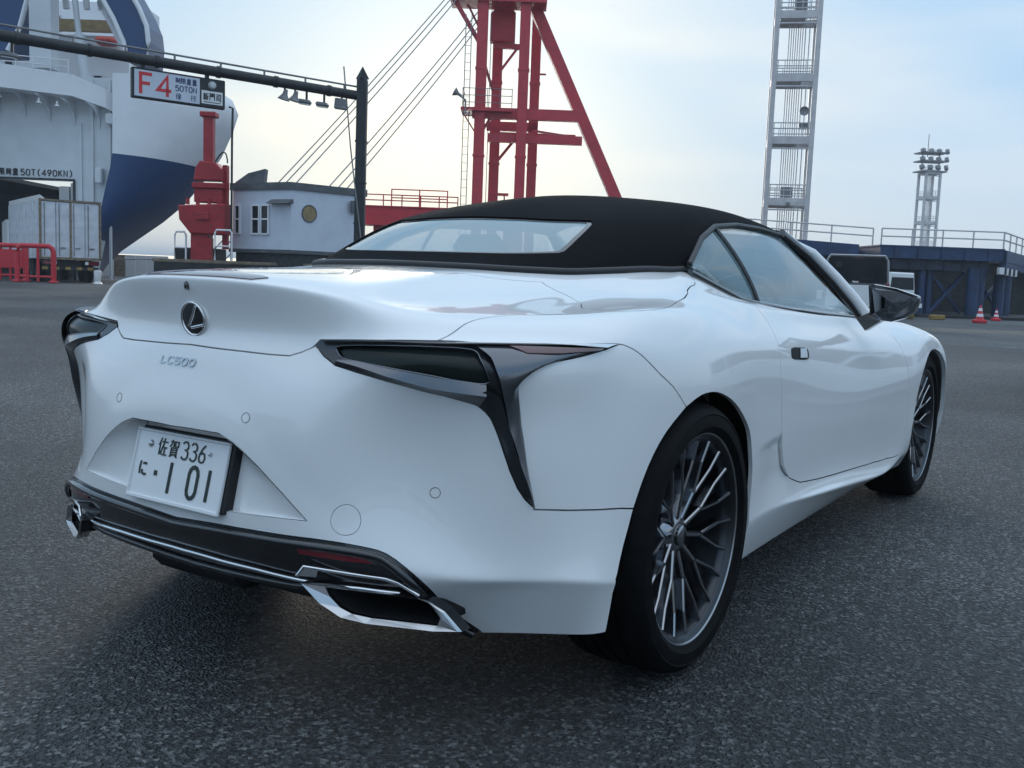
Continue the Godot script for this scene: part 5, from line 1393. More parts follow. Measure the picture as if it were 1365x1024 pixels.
	part("visor_frame", M.ship_white, ship, func(mb):
		mb.bar(L.call(-20.0, 13.3, 50.4), L.call(-22.0, 14.6, 50.4), 0.3, 0.3); mb.bar(L.call(-22.0, 14.6, 50.4), L.call(-23.8, 13.8, 50.4), 0.3, 0.4)
		mb.bar(L.call(-20.9, 13.6, 50.4), L.call(-19.5, 11.0, 50.4), 0.2, 0.2)
		for x in [-22.6, -21.6, -20.9]: mb.bar(L.call(x, 14.3, 50.4), L.call(x + 0.1, 13.2, 50.4), 0.2, 0.25))
	part("lifting_ram", M.ship_grey, ship, func(mb):
		mb.box(L.call(-22.95, 12.3, 49.0), Vector3(1.02, 4.6, 0.9))
		mb.tube([L.call(-22.95, 10.05, 49.0), L.call(-22.95, 9.5, 49.0)], 0.36, 10, false, Vector2.ONE, Vector3.BACK, 0.4)
		mb.rod(L.call(-21.75, 13.6, 49.6), L.call(-21.55, 11.7, 49.6), 0.15); mb.rod(L.call(-21.55, 11.8, 49.6), L.call(-21.2, 9.3, 49.6), 0.3))
	# superstructure behind it
	part("superstructure", M.ship_white, ship, func(mb):
		mb.box(L.call(-29.5, 10.6, 58), Vector3(15.4, 5.4, 3.0))
		mb.box(L.call(-26.5, 14.6, 60), Vector3(9.2, 2.0, 3.0)))
	part("boat_deck", M.ochre, ship, func(mb): mb.box(L.call(-25.0, 13.75, 56.3), Vector3(5.2, 0.6, 0.4)))
	part("lifeboat", M.orange, ship, func(mb): mb.box(L.call(-22.9, 12.95, 56.2), Vector3(1.1, 0.4, 0.9), Transform3D(), 0.15))
	for q in [[-28.4, 11.55], [-23.5, 10.75], [-26.3, 13.9], [-25.75, 13.85]]:
		var wn := part("window", M.dark_glass, ship, func(mb): mb.box(L.call(q[0], q[1], 56.46), Vector3(0.42, 0.75, 0.1), Transform3D(), 0.04))
		part("window_frame", M.ship_grey, wn, func(mb):
			for sx in [-0.24, 0.24]: mb.box(L.call(q[0] + sx, q[1], 56.44), Vector3(0.06, 0.87, 0.16))
			for sy in [-0.405, 0.405]: mb.box(L.call(q[0], q[1] + sy, 56.44), Vector3(0.42, 0.06, 0.16)))

func trailer() -> void:
	var t := thing("box_truck", "white box lorry backed up to the ferry's dark cargo door", "lorry", at(-19.44, 0, 43.7, 0.62))
	part("cargo_box", M.trailer, t, func(mb):
		mb.box(Vector3(0, 2.27, -4.0), Vector3(2.44, 2.5, 7.9))
		for i in 12: mb.box(Vector3(-1.235, 2.27, -0.5 - i * 0.62), Vector3(0.03, 2.4, 0.05)))
	for i in 4:
		var d := part("rear_door", M.trailer, t, func(mb): mb.box(Vector3(-0.885 + i * 0.59, 2.27, 0.0), Vector3(0.56, 2.36, 0.05), Transform3D(), 0.01))
		part("lock_rod", M.steel, d, func(mb):
			mb.rod(Vector3(-1.05 + i * 0.59, 1.15, 0.05), Vector3(-1.05 + i * 0.59, 3.4, 0.05), 0.018, 6)
			mb.box(Vector3(-0.9 + i * 0.59, 1.5, 0.05), Vector3(0.2, 0.05, 0.04)))
	part("door_surround", M.rust, t, func(mb):
		for x in [-1.22, 1.22]: mb.box(Vector3(x, 2.27, 0.0), Vector3(0.07, 2.56, 0.14))
		mb.box(Vector3(0, 3.52, 0.0), Vector3(2.5, 0.08, 0.14)); mb.box(Vector3(0, 1.04, 0.0), Vector3(2.5, 0.1, 0.14))
		mb.box(Vector3(0, 2.27, 0.02), Vector3(0.09, 2.4, 0.06)))
	part("roof_edge", M.white, t, func(mb): mb.prism(PackedVector2Array([Vector2(0, 0), Vector2(0.28, 0), Vector2(0, 0.22)]), 7.8, Transform3D(Basis(), Vector3(-1.22, 3.5, 0.05))))
	part("chassis", M.black, t, func(mb):
		mb.box(Vector3(0, 0.82, -4.0), Vector3(1.0, 0.3, 7.6)); mb.box(Vector3(0, 0.62, -0.05), Vector3(2.3, 0.14, 0.1)))
	for i in 10:
		part("hazard_stripe", M.yellow if i % 2 == 0 else M.black, t, func(mb): mb.box(Vector3(-1.04 + i * 0.23, 0.62, 0.01), Vector3(0.22, 0.13, 0.02)))
	for x in [-0.85, 0.85]:
		var l := part("tail_light", M.black, t, func(mb): mb.box(Vector3(x, 0.86, 0.0), Vector3(0.62, 0.2, 0.06), Transform3D(), 0.01))
		part("lens", M.red_lens, l, func(mb): mb.box(Vector3(x + signf(x) * 0.08, 0.86, 0.03), Vector3(0.38, 0.14, 0.03)))
		part("lens", M.white, l, func(mb): mb.box(Vector3(x - signf(x) * 0.2, 0.86, 0.03), Vector3(0.13, 0.13, 0.03)))
	for z in [-1.3, -2.4, -6.5]:
		for x in [-1.0, 1.0]:
			var w := part("wheel", M.rubber, t, func(mb): mb.lathe([Vector2(0.0, 0.14), Vector2(0.45, 0.14), Vector2(0.5, 0.09), Vector2(0.5, -0.09), Vector2(0.45, -0.14), Vector2(0, -0.14)], 24, Transform3D(Basis(), Vector3(x, 0.5, z))))
			part("wheel_rim", M.steel, w, func(mb): mb.lathe([Vector2(0.0, 0.05), Vector2(0.26, 0.1), Vector2(0.28, 0.155)], 16, Transform3D(Basis(Vector3.UP, 0.0 if x > 0 else PI), Vector3(x, 0.5, z))))
	part("cab", M.white, t, func(mb): mb.box(Vector3(0, 1.7, -9.3), Vector3(2.4, 2.4, 1.9), Transform3D(), 0.15))

func barriers() -> void:
	var labels := ["red tubular guard barrier on the quay beside the white lorry", "red guard barrier with solid panel cut off by the picture's left edge"]
	for i in 2:
		var b := thing("guard_barrier", labels[i], "barrier", at(-19.98 - i * 1.75, 0, 41.6 + i * 1.2, 0.12), "red barriers on the quay")
		part("hoop", M.barrier_red, b, func(mb):
			var l := []
			for q in [Vector2(-0.72, 0.04), Vector2(-0.72, 1.25), Vector2(-0.68, 1.42), Vector2(-0.55, 1.52), Vector2(0.55, 1.52), Vector2(0.68, 1.42), Vector2(0.72, 1.25), Vector2(0.72, 0.04)]: l.append(Vector3(q.x, q.y, 0))
			mb.tube(l, 0.105, 10))
		for x in [-0.32, 0.10]:
			part("upright", M.barrier_red, b, func(mb): mb.rod(Vector3(x, 0.05, 0), Vector3(x, 1.5, 0), 0.06))
		part("foot", M.barrier_red, b, func(mb):
			for x in [-0.72, 0.72]: mb.box(Vector3(x, 0.05, 0), Vector3(0.26, 0.1, 0.55), Transform3D(), 0.03)
			mb.rod(Vector3(-0.72, 0.25, 0), Vector3(0.72, 0.25, 0), 0.05))
		if i == 1:
			part("panel", M.barrier_red, b, func(mb): mb.box(Vector3(0, 0.95, 0.06), Vector3(1.3, 0.8, 0.05), Transform3D(), 0.02))
	var bo := part("bollard", M.white, self, func(mb): mb.lathe([Vector2(0.0, 0.6), Vector2(0.14, 0.58), Vector2(0.16, 0.5), Vector2(0.12, 0.1), Vector2(0.2, 0.0)], 14, Transform3D(Basis(Vector3.BACK, PI / 2), Vector3.ZERO)))
	bo.transform = at(-18.15, 0, 43.4)
	tag(bo, "short white bollard at the lorry's right rear corner", "bollard")

func gantry() -> void:
	# the arm runs from the pole at the quay back over the lane to the left
	var a := Vector3(-4.85, 6.12, -30.0)
	var b := Vector3(-16.5, 6.2, -20.55)
	var g := thing("sign_gantry", "dark steel gantry pole with a long pipe arm across the sky", "gantry", stage)
	part("pole", M.dark_steel, g, func(mb):
		mb.box(Vector3(-4.72, 3.3, -30.0), Vector3(0.30, 6.6, 0.30), Transform3D(), 0.03)
		mb.tube([Vector3(-4.72, 6.6, -30), Vector3(-4.72, 6.95, -30)], 0.2, 4, false, Vector2.ONE, Vector3.BACK, 0.05)
		for y in [1.2, 2.4, 3.6, 4.8]: mb.box(Vector3(-4.72, y, -30.0), Vector3(0.33, 0.05, 0.33)))
	part("pole", M.dark_steel, g, func(mb): mb.box(Vector3(-16.6, 3.3, -20.5), Vector3(0.30, 6.6, 0.30), Transform3D(), 0.03))
	part("arm", M.dark_steel, g, func(mb):
		mb.rod(a, b, 0.135, 12)
		for i in 9:
			var p := a.lerp(b, 0.06 + i * 0.11)
			mb.rod(p, p + (b - a).normalized() * 0.09, 0.16, 12))
	part("conduit", M.steel, g, func(mb):
		mb.rod(a + Vector3(0, 0.25, 0), b + Vector3(0, 0.25, 0), 0.028, 6)
		for i in 12:
			var p := a.lerp(b, 0.03 + i * 0.083)
			mb.rod(p + Vector3(0, 0.1, 0), p + Vector3(0, 0.26, 0), 0.03, 6)
		mb.rod(Vector3(-5.24, 6.9, -29.8), Vector3(-5.0, 4.6, -29.8), 0.022, 6); mb.rod(Vector3(-5.0, 4.6, -29.8), Vector3(-4.55, 1.3, -29.8), 0.022, 6))
	var dir := (b - a).normalized()
	var turn := atan2(dir.x, dir.z) - PI / 2.0
	var spots := [[0.155, 0, "small grey horn loudspeaker, leftmost of the row near the gantry pole"], [0.134, 0, "small grey horn loudspeaker, second from left in the row near the pole"], [0.11, 1, "flat floodlight on a short stem between the loudspeakers and another floodlight"], [0.073, 1, "flat floodlight on a short stem beside the grey box"], [0.62, 1, "floodlight under the gantry arm in front of the ferry"]]
	for q in spots:
		var p := a.lerp(b, q[0])
		var n := thing("floodlight" if q[1] == 1 else "loudspeaker", q[2], "floodlight" if q[1] == 1 else "loudspeaker", stage * Transform3D(Basis(), p), "lamps and loudspeakers under the gantry arm")
		if q[1] == 1:
			part("stem", M.dark_steel, n, func(mb): mb.rod(Vector3(0, -0.1, 0), Vector3(0, -0.38, 0), 0.035, 6))
			part("lamp_head", M.steel, n, func(mb): mb.box(Vector3(0, -0.42, 0.02), Vector3(0.36, 0.12, 0.26), Transform3D(Basis(Vector3.BACK, -0.12), Vector3.ZERO), 0.04))
			part("lamp_glass", M.lamp_glass, n, func(mb): mb.box(Vector3(0, -0.485, 0.02), Vector3(0.30, 0.02, 0.2), Transform3D(Basis(Vector3.BACK, -0.12), Vector3.ZERO)))
		else:
			part("stem", M.dark_steel, n, func(mb): mb.rod(Vector3(0, -0.1, 0), Vector3(0, -0.2, 0), 0.03, 6))
			part("horn", M.steel, n, func(mb): mb.lathe([Vector2(0.05, 0.16), Vector2(0.07, 0.05), Vector2(0.09, -0.03), Vector2(0.17, -0.12), Vector2(0.175, -0.13), Vector2(0.06, 0.04)], 14, Transform3D(Basis(Vector3.BACK, PI / 2 - 0.25), Vector3(0, -0.32, 0))))
	var bx := thing("junction_box", "grey junction box hung where the arm meets the gantry pole", "box", stage * Transform3D(Basis(), a.lerp(b, 0.035)))
	part("case", M.steel, bx, func(mb): mb.box(Vector3(0.0, -0.32, 0), Vector3(0.34, 0.3, 0.2), Transform3D(Basis(Vector3.BACK, -0.1), Vector3.ZERO), 0.02))
	part("hanger", M.dark_steel, bx, func(mb): mb.rod(Vector3(0, -0.1, 0), Vector3(0, -0.2, 0), 0.03, 6))
	# the board
	var c := a.lerp(b, 0.353)
	var board := thing("lane_sign", "black framed berth sign with red F4 hanging from the gantry arm", "sign", stage * Transform3D(Basis(Vector3.UP, 0.681), Vector3(c.x, 5.2, c.z)))
	part("frame", M.dark_steel, board, func(mb): mb.box(Vector3(0, 0.36, -0.06), Vector3(2.46, 0.76, 0.16), Transform3D(), 0.02))
	part("hanger", M.dark_steel, board, func(mb):
		for x in [-0.95, 0.75]: mb.box(Vector3(x, 0.82, -0.06), Vector3(0.09, 0.26, 0.09)))
	var face := part("sign_face", M.cabin_white, board, func(mb): mb.box(Vector3(-0.33, 0.36, 0.025), Vector3(1.70, 0.66, 0.02)))
	part("lettering", M.sign_red, face, func(mb):
		letter(mb, "F", Transform3D(Basis(), Vector3(-1.06, 0.10, 0.036)), 0.34, 0.50, 0.085, 0.004)
		letter(mb, "4", Transform3D(Basis(), Vector3(-0.60, 0.10, 0.036)), 0.36, 0.50, 0.085, 0.004))
	part("lettering", M.sign_blue, face, func(mb):
		var k := 0
		for ch in "制限重量":
			letter(mb, ch, Transform3D(Basis(), Vector3(-0.13 + k * 0.148, 0.49, 0.036)), 0.125, 0.135, 0.019, 0.004); k += 1
		k = 0
		for ch in "50TON":
			letter(mb, ch, Transform3D(Basis(), Vector3(-0.13 + k * 0.118, 0.295, 0.036)), 0.095, 0.13, 0.024, 0.004); k += 1
		letter(mb, "徐", Transform3D(Basis(), Vector3(-0.12, 0.085, 0.036)), 0.14, 0.14, 0.019, 0.004)
		letter(mb, "行", Transform3D(Basis(), Vector3(0.28, 0.085, 0.036)), 0.14, 0.14, 0.019, 0.004))
	var small := part("name_plate", M.white, board, func(mb): mb.box(Vector3(0.86, 0.24, 0.025), Vector3(0.58, 0.34, 0.02)))
	part("lettering", M.black, small, func(mb):
		var k := 0
		for ch in "新門司":
			letter(mb, ch, Transform3D(Basis(), Vector3(0.61 + k * 0.175, 0.165, 0.036)), 0.15, 0.18, 0.024, 0.004); k += 1
		mb.box(Vector3(0.86, 0.115, 0.036), Vector3(0.46, 0.02, 0.004)))
	part("lamp", M.lamp_glass, board, func(mb): mb.lathe([Vector2(0.0, 0.10), Vector2(0.07, 0.09), Vector2(0.105, 0.05), Vector2(0.11, 0.0)], 18, Transform3D(Basis(Vector3.UP, -PI / 2), Vector3(0.86, 0.56, 0.02))))

func ram_and_cabin() -> void:
	var base := thing("machine_base", "dark stepped concrete base under the red ramp machine", "concrete base", at(-12.5, 0, 41.0))
	part("block", M.dark_concrete, base, func(mb):
		mb.box(Vector3(1.6, 0.55, 0), Vector3(6.8, 1.1, 3.0)); mb.box(Vector3(-0.35, 1.35, 0.2), Vector3(1.6, 0.62, 1.6)))
	part("edge_beam", M.rust, base, func(mb): mb.box(Vector3(1.6, 1.13, 1.46), Vector3(6.9, 0.12, 0.12)))
	var r := thing("ramp_ram", "tall red hydraulic ramp machine with a square mast below the sign", "ramp machine", at(-12.28, 0, 40.0))
	part("mast", M.machine_red, r, func(mb):
		mb.box(Vector3(0, 5.7, 0), Vector3(0.38, 2.4, 0.38), Transform3D(), 0.03); mb.box(Vector3(0, 6.86, 0), Vector3(0.62, 0.2, 0.55), Transform3D(), 0.03))
	part("head_block", M.machine_red, r, func(mb):
		mb.prism(PackedVector2Array([Vector2(-0.52, 4.3), Vector2(0.62, 4.3), Vector2(0.58, 4.75), Vector2(0.35, 5.0), Vector2(-0.28, 5.05), Vector2(-0.45, 4.8)]), 0.7, Transform3D(Basis(), Vector3(0, 0, 0.35)), 0.04)
		mb.box(Vector3(0.05, 4.1, 0), Vector3(1.25, 0.22, 0.8), Transform3D(), 0.03)
		mb.box(Vector3(0.05, 3.72, 0), Vector3(1.12, 0.55, 0.6), Transform3D(), 0.03))
	part("cylinder_block", M.machine_red, r, func(mb):
		mb.prism(PackedVector2Array([Vector2(-1.1, 3.3), Vector2(0.75, 3.42), Vector2(0.75, 2.2), Vector2(-0.6, 2.2), Vector2(-1.05, 2.75)]), 0.9, Transform3D(Basis(), Vector3(0, 0, 0.45)), 0.05)
		for x in [-0.75, -0.35, 0.1, 0.5]: mb.rod(Vector3(x, 3.35, 0.3), Vector3(x, 3.6, 0.3), 0.08, 8)
		mb.box(Vector3(-0.1, 2.9, 0.5), Vector3(0.5, 0.3, 0.1), Transform3D(), 0.02))
	part("pedestal", M.machine_red, r, func(mb):
		mb.box(Vector3(-0.28, 1.75, 0), Vector3(0.72, 1.2, 0.6), Transform3D(), 0.03); mb.box(Vector3(0.62, 3.3, -0.15), Vector3(0.2, 3.3, 0.3), Transform3D(), 0.02)
		mb.box(Vector3(0.1, 1.6, 0.2), Vector3(0.2, 0.9, 0.3)))
	part("pipe", M.dark_steel, r, func(mb):
		var l := []
		for q in [Vector2(0.98, 1.2), Vector2(0.98, 5.9), Vector2(1.0, 7.1), Vector2(0.86, 7.15)]: l.append(Vector3(q.x, q.y, 0.3))
		mb.tube(l, 0.045, 8)
		var h := []
		for i in 9: h.append(Vector3(0.28 + 0.5 * sin(i * PI / 16), 5.0 + 0.42 * sin(i * PI / 8), 0.2))
		mb.tube(h, 0.03, 6))
	var labs := ["white hoop handrail on the machine base beside the cabin", "white hoop handrail on the left side of the machine base"]
	for i in 2:
		var x: float = [-11.47, -13.35][i]
		var hr := thing("handrail", labs[i], "handrail", at(x, 1.2 - i * 0.1, 39.2 + i * 0.6), "white handrails on the machine base")
		part("hoop", M.white, hr, func(mb):
			var w := 0.33 if i == 0 else 0.22
			mb.tube([Vector3(-w, 0, 0), Vector3(-w, 1.05, 0), Vector3(-w + 0.06, 1.17, 0), Vector3(w - 0.06, 1.17, 0), Vector3(w, 1.05, 0), Vector3(w, 0, 0)], 0.04, 8)
			mb.rod(Vector3(-w, 0.55, 0), Vector3(w, 0.55, 0), 0.035, 6))
	# control cabin
	var cab := thing("control_cabin", "pale control cabin with grey roof behind the gantry pole", "cabin", at(-8.8, 0, 39.0))
	var P := [Vector2(-2.70, -1.6), Vector2(0, 0), Vector2(2.45, -2.4), Vector2(-0.25, -4.0)]
	var wall := func(mb: MB, y0: float, y1: float, grow: float) -> void:
		var mid := Vector2(-0.12, -2.0)
		var f := []
		for q in P: f.append(mid + (q - mid) * (1.0 + grow))
		for i in 4:
			var q: Vector2 = f[i]
			var s: Vector2 = f[(i + 1) % 4]
			mb.quad(Vector3(q.x, y0, q.y), Vector3(s.x, y0, s.y), Vector3(s.x, y1, s.y), Vector3(q.x, y1, q.y))
		for y in [y0, y1]: mb.quad(Vector3(f[0].x, y, f[0].y), Vector3(f[1].x, y, f[1].y), Vector3(f[2].x, y, f[2].y), Vector3(f[3].x, y, f[3].y))
	part("wall", M.cabin_white, cab, func(mb): wall.call(mb, 1.70, 4.02, 0.0))
	part("roof", M.roof_grey, cab, func(mb):
		wall.call(mb, 4.02, 4.30, 0.05)
		mb.prism(PackedVector2Array([Vector2(-2.75, 4.1), Vector2(-1.5, 4.1), Vector2(-1.42, 4.92), Vector2(-2.1, 4.72), Vector2(-2.6, 4.35)]), 0.5, Transform3D(Basis(), Vector3(0, 0, -1.6))))
	part("floor_slab", M.roof_grey, cab, func(mb): wall.call(mb, 1.56, 1.70, 0.06))
	part("support", M.dark_steel, cab, func(mb):
		wall.call(mb, 1.1, 1.56, -0.05)
		for q in P: mb.box(Vector3(q.x * 0.85, 0.55, q.y * 0.9), Vector3(0.25, 1.1, 0.25)))
	var e := Vector2(-2.70, -1.6).normalized()
	var turn := atan2(1.6, 2.70)
	for q in [1.35, 1.85, 2.85]:
		var ww := 0.26 if q > 2.5 else 0.40
		var wb := Transform3D(Basis(Vector3.UP, -atan2(-1.6, 2.7) * -1.0), Vector3(e.x * q, 2.86, e.y * q))
		var wf := Transform3D(Basis(Vector3(-e.x, 0, -e.y), Vector3.UP, Vector3(-e.x, 0, -e.y).cross(Vector3.UP)), Vector3(e.x * q, 2.86, e.y * q))
		var fr := part("window", M.ship_white, cab, func(mb):
			for sx in [-ww / 2, ww / 2]: mb.box(Vector3(sx, 0, 0.02), Vector3(0.06, 1.16, 0.1), wf)
			for sy in [-0.56, 0.02, 0.56]: mb.box(Vector3(0, sy, 0.02), Vector3(ww - 0.06, 0.06, 0.1), wf))
		part("pane", M.dark_glass, fr, func(mb): mb.box(Vector3(0, 0, 0.01), Vector3(ww - 0.04, 1.1, 0.03), wf))
	part("window_canopy", M.roof_grey, cab, func(mb):
		var cf := Transform3D(Basis(Vector3(-e.x, 0, -e.y), Vector3.UP, Vector3(-e.x, 0, -e.y).cross(Vector3.UP)), Vector3(e.x * 1.6, 3.55, e.y * 1.6))
		mb.prism(PackedVector2Array([Vector2(0, -0.08), Vector2(0.35, -0.08), Vector2(0.0, 0.1)]), 1.15, Transform3D(cf.basis * Basis(Vector3.UP, -PI / 2), cf * Vector3(0.57, 0, 0.0))))
	var e2 := Vector2(2.45, -2.4).normalized()
	var rf := Transform3D(Basis(Vector3(e2.x, 0, e2.y), Vector3.UP, Vector3(e2.x, 0, e2.y).cross(Vector3.UP)), Vector3(e2.x * 0.82, 3.15, e2.y * 0.82))
	part("round_vent", M.ochre, cab, func(mb): mb.lathe([Vector2(0.0, 0.03), Vector2(0.30, 0.03), Vector2(0.31, 0.0)], 28, rf * Transform3D(Basis(Vector3.UP, -PI / 2), Vector3.ZERO)))
	part("vent_rim", M.roof_grey, cab, func(mb):
		var l := []
		for i in 28: l.append(rf * Vector3(cos(TAU * i / 28) * 0.32, sin(TAU * i / 28) * 0.32, 0.02))
		mb.tube(l, 0.03, 6, true))
	part("wall_unit", M.roof_grey, cab, func(mb): mb.box(rf * Vector3(2.05, 0.42, 0.15), Vector3(0.3, 0.45, 0.3)))
	# red access bridge between cabin and crane
	var br := thing("access_bridge", "red steel footbridge girder with railing right of the gantry pole", "footbridge", at(-4.0, 0, 44.6))
	part("girder", M.crane_red, br, func(mb):
		mb.box(Vector3(0.9, 3.42, 0), Vector3(7.4, 0.72, 1.4)); mb.box(Vector3(0.9, 3.82, 0), Vector3(7.5, 0.06, 1.5)); mb.box(Vector3(0.9, 3.04, 0), Vector3(7.5, 0.06, 1.5)))
	part("leg", M.crane_red, br, func(mb): mb.box(Vector3(3.6, 1.5, 0), Vector3(0.5, 3.0, 0.8)))
	part("leg", M.crane_red, br, func(mb): mb.box(Vector3(-2.2, 1.5, -0.3), Vector3(0.4, 3.0, 0.6)))
	part("railing", M.crane_red, br, func(mb):
		for y in [4.08, 4.32]: mb.rod(Vector3(-2.7, y, 0.7), Vector3(1.35, y, 0.7), 0.028, 6)
		for i in 6: mb.rod(Vector3(-2.7 + i * 0.81, 3.85, 0.7), Vector3(-2.7 + i * 0.81, 4.33, 0.7), 0.028, 6)
		pass)
	part("upper_railing", M.crane_red, br, func(mb):
		for y in [4.3, 4.67]: mb.rod(Vector3(-1.7, y, -0.6), Vector3(0.8, y, -0.6), 0.028, 6)
		for i in 3: mb.rod(Vector3(-1.7 + i * 1.25, 3.85, -0.6), Vector3(-1.7 + i * 1.25, 4.68, -0.6), 0.03, 6))

func crane() -> void:
	var c := thing("lifting_tower", "tall dark red steel lifting tower with a slanting brace leg", "lifting tower", at(-1.0, 0, 62))
	var L := func(x: float, y: float, d: float) -> Vector3: return Vector3(x + 1.0, y, 62.0 - d)
	for q in [[-2.49, 60.0, 0.62], [-0.01, 60.0, 0.60], [-1.66, 64.0, 0.62], [0.72, 64.0, 0.60]]:
		part("column", M.crane_red, c, func(mb):
			mb.box(L.call(q[0], 10.5, q[1]), Vector3(q[2], 21.0, q[2]), Transform3D(), 0.03)
			for y in [3.0, 8.0, 13.0]: mb.box(L.call(q[0], y, q[1]), Vector3(q[2] + 0.08, 0.12, q[2] + 0.08)))
	part("brace_leg", M.crane_red, c, func(mb): mb.bar(L.call(8.75, 0.0, 61.5), L.call(-0.75, 19.6, 61.5), 0.66, 0.8, Vector3.BACK))
	part("cross_beam", M.crane_red, c, func(mb):
		mb.box(L.call(0.2, 10.5, 60.2), Vector3(6.3, 0.62, 0.5)); mb.box(L.call(0.7, 9.75, 64.0), Vector3(5.4, 0.4, 0.4))
		mb.box(L.call(0.8, 9.1, 60.3), Vector3(5.6, 0.5, 0.4)); mb.box(L.call(-0.6, 10.3, 63.9), Vector3(3.2, 0.55, 0.4))
		mb.bar(L.call(0.6, 9.6, 60.2), L.call(2.9, 9.85, 63.8), 0.12, 0.12))
	part("platform", M.crane_red, c, func(mb):
		mb.box(L.call(-2.1, 10.62, 60.6), Vector3(3.0, 0.18, 2.4)); mb.bar(L.call(-3.45, 10.4, 60), L.call(-2.75, 9.35, 60), 0.08, 0.08))
	part("platform_railing", M.steel, c, func(mb):
		for y in [11.0, 11.4, 11.8]:
			mb.rod(L.call(-3.5, y, 59.5), L.call(-0.6, y, 59.5), 0.022, 5); mb.rod(L.call(-3.5, y, 59.5), L.call(-3.5, y, 61.8), 0.022, 5)
		for i in 5: mb.rod(L.call(-3.5 + i * 0.72, 10.7, 59.5), L.call(-3.5 + i * 0.72, 11.82, 59.5), 0.022, 5))
	part("ladder_pipe", M.steel, c, func(mb):
		for x in [-3.45, -3.12]: mb.rod(L.call(x, 3.0, 59.7), L.call(x, 16.0, 59.7), 0.028, 6)
		mb.rod(L.call(-2.0, 3.0, 60.5), L.call(-2.0, 16.5, 60.5), 0.025, 6)
		for i in 26: mb.rod(L.call(-3.45, 3.2 + i * 0.48, 59.7), L.call(-3.12, 3.2 + i * 0.48, 59.7), 0.014, 5))
	part("head_frame", M.crane_red, c, func(mb):
		mb.box(L.call(-1.6, 17.1, 60.5), Vector3(5.6, 0.7, 2.0)); mb.bar(L.call(-4.2, 16.9, 60), L.call(-2.6, 14.4, 60), 0.2, 0.25); mb.bar(L.call(-3.4, 16.7, 60.4), L.call(-2.6, 15.2, 60.4), 0.12, 0.12)
		mb.box(L.call(-0.9, 19.8, 62.0), Vector3(4.4, 1.2, 4.6)))
	part("sheave_block", M.crane_red, c, func(mb):
		mb.prism(PackedVector2Array([Vector2(-0.75, 0), Vector2(0.75, 0), Vector2(0.75, 1.7), Vector2(0.3, 2.1), Vector2(-0.3, 2.1), Vector2(-0.75, 1.6)]), 0.8, Transform3D(Basis(), L.call(-1.35, 14.95, 61.5)), 0.06)
		mb.bar(L.call(-1.9, 14.8, 62), L.call(-0.3, 14.75, 62), 0.3, 0.3); mb.bar(L.call(-0.35, 14.8, 62), L.call(-1.5, 13.2, 62), 0.14, 0.14); mb.bar(L.call(-2.3, 13.3, 60.4), L.call(-1.9, 12.5, 63.8), 0.14, 0.14))
	part("knee_brace", M.crane_red, c, func(mb): mb.bar(L.call(-0.5, 9.0, 61), L.call(-1.5, 7.7, 61), 0.16, 0.16))
	part("knee_brace", M.crane_red, c, func(mb): mb.bar(L.call(-1.9, 10.2, 60.2), L.call(-2.35, 9.4, 60.2), 0.14, 0.14))
	part("lifting_eye", M.crane_red, c, func(mb): mb.rod(L.call(1.0, 13.6, 64), L.call(1.4, 13.6, 64), 0.06))
	part("lower_bracket", M.crane_red, c, func(mb):
		mb.box(L.call(-1.1, 5.9, 61.5), Vector3(0.9, 0.15, 0.5)); mb.box(L.call(-0.9, 5.6, 61.5), Vector3(0.08, 0.5, 0.08)))
	var sp := thing("loudspeaker", "grey horn loudspeaker on a bent arm left of the red tower", "loudspeaker", at(-3.35, 10.7, 59.4))
	part("arm", M.steel, sp, func(mb): mb.tube([Vector3(0.05, -0.4, 0), Vector3(0.02, 0.4, 0), Vector3(-0.3, 0.6, 0)], 0.05, 8))
	part("horn", M.steel, sp, func(mb): mb.lathe([Vector2(0.06, 0.25), Vector2(0.1, 0.0), Vector2(0.26, -0.25), Vector2(0.05, 0.0)], 14, Transform3D(Basis(Vector3.BACK, -0.5), Vector3(-0.42, 0.72, 0))))
	var ends := [[Vector3(-2.9, 19.3, -60.6), Vector3(-15.9, -0.2, -46.6)], [Vector3(-2.6, 19.4, -60.9), Vector3(-15.5, -0.2, -46.6)], [Vector3(-2.3, 19.5, -61.2), Vector3(-14.9, -0.2, -46.6)], [Vector3(-2.8, 16.4, -60.6), Vector3(-12.9, -0.2, -45.2)], [Vector3(-2.6, 16.2, -60.6), Vector3(-12.3, -0.2, -45.0)], [Vector3(-2.5, 15.9, -60.6), Vector3(-11.75, -0.2, -44.8)]]
	var names := ["steel cable, uppermost of the three from the red tower's top", "steel cable, middle of the three from the red tower's top", "steel cable, lowest of the three from the red tower's top", "steel cable, uppermost of the lower set beside the red tower", "steel cable, middle of the lower set beside the red tower", "steel cable, lowest of the set beside the red tower"]
	for i in 6:
		var w := part("stay_cable", M.wire, self, func(mb):
			var l := []
			for k in 13:
				var f := k / 12.0
				l.append(ends[i][0].lerp(ends[i][1], f) - ends[i][0] + Vector3(0, -0.35 * 4 * f * (1 - f), 0))
			mb.tube(l, 0.03, 6))
		w.transform = stage * Transform3D(Basis(), ends[i][0])
		tag(w, names[i], "cable", "cables from the red lifting tower")

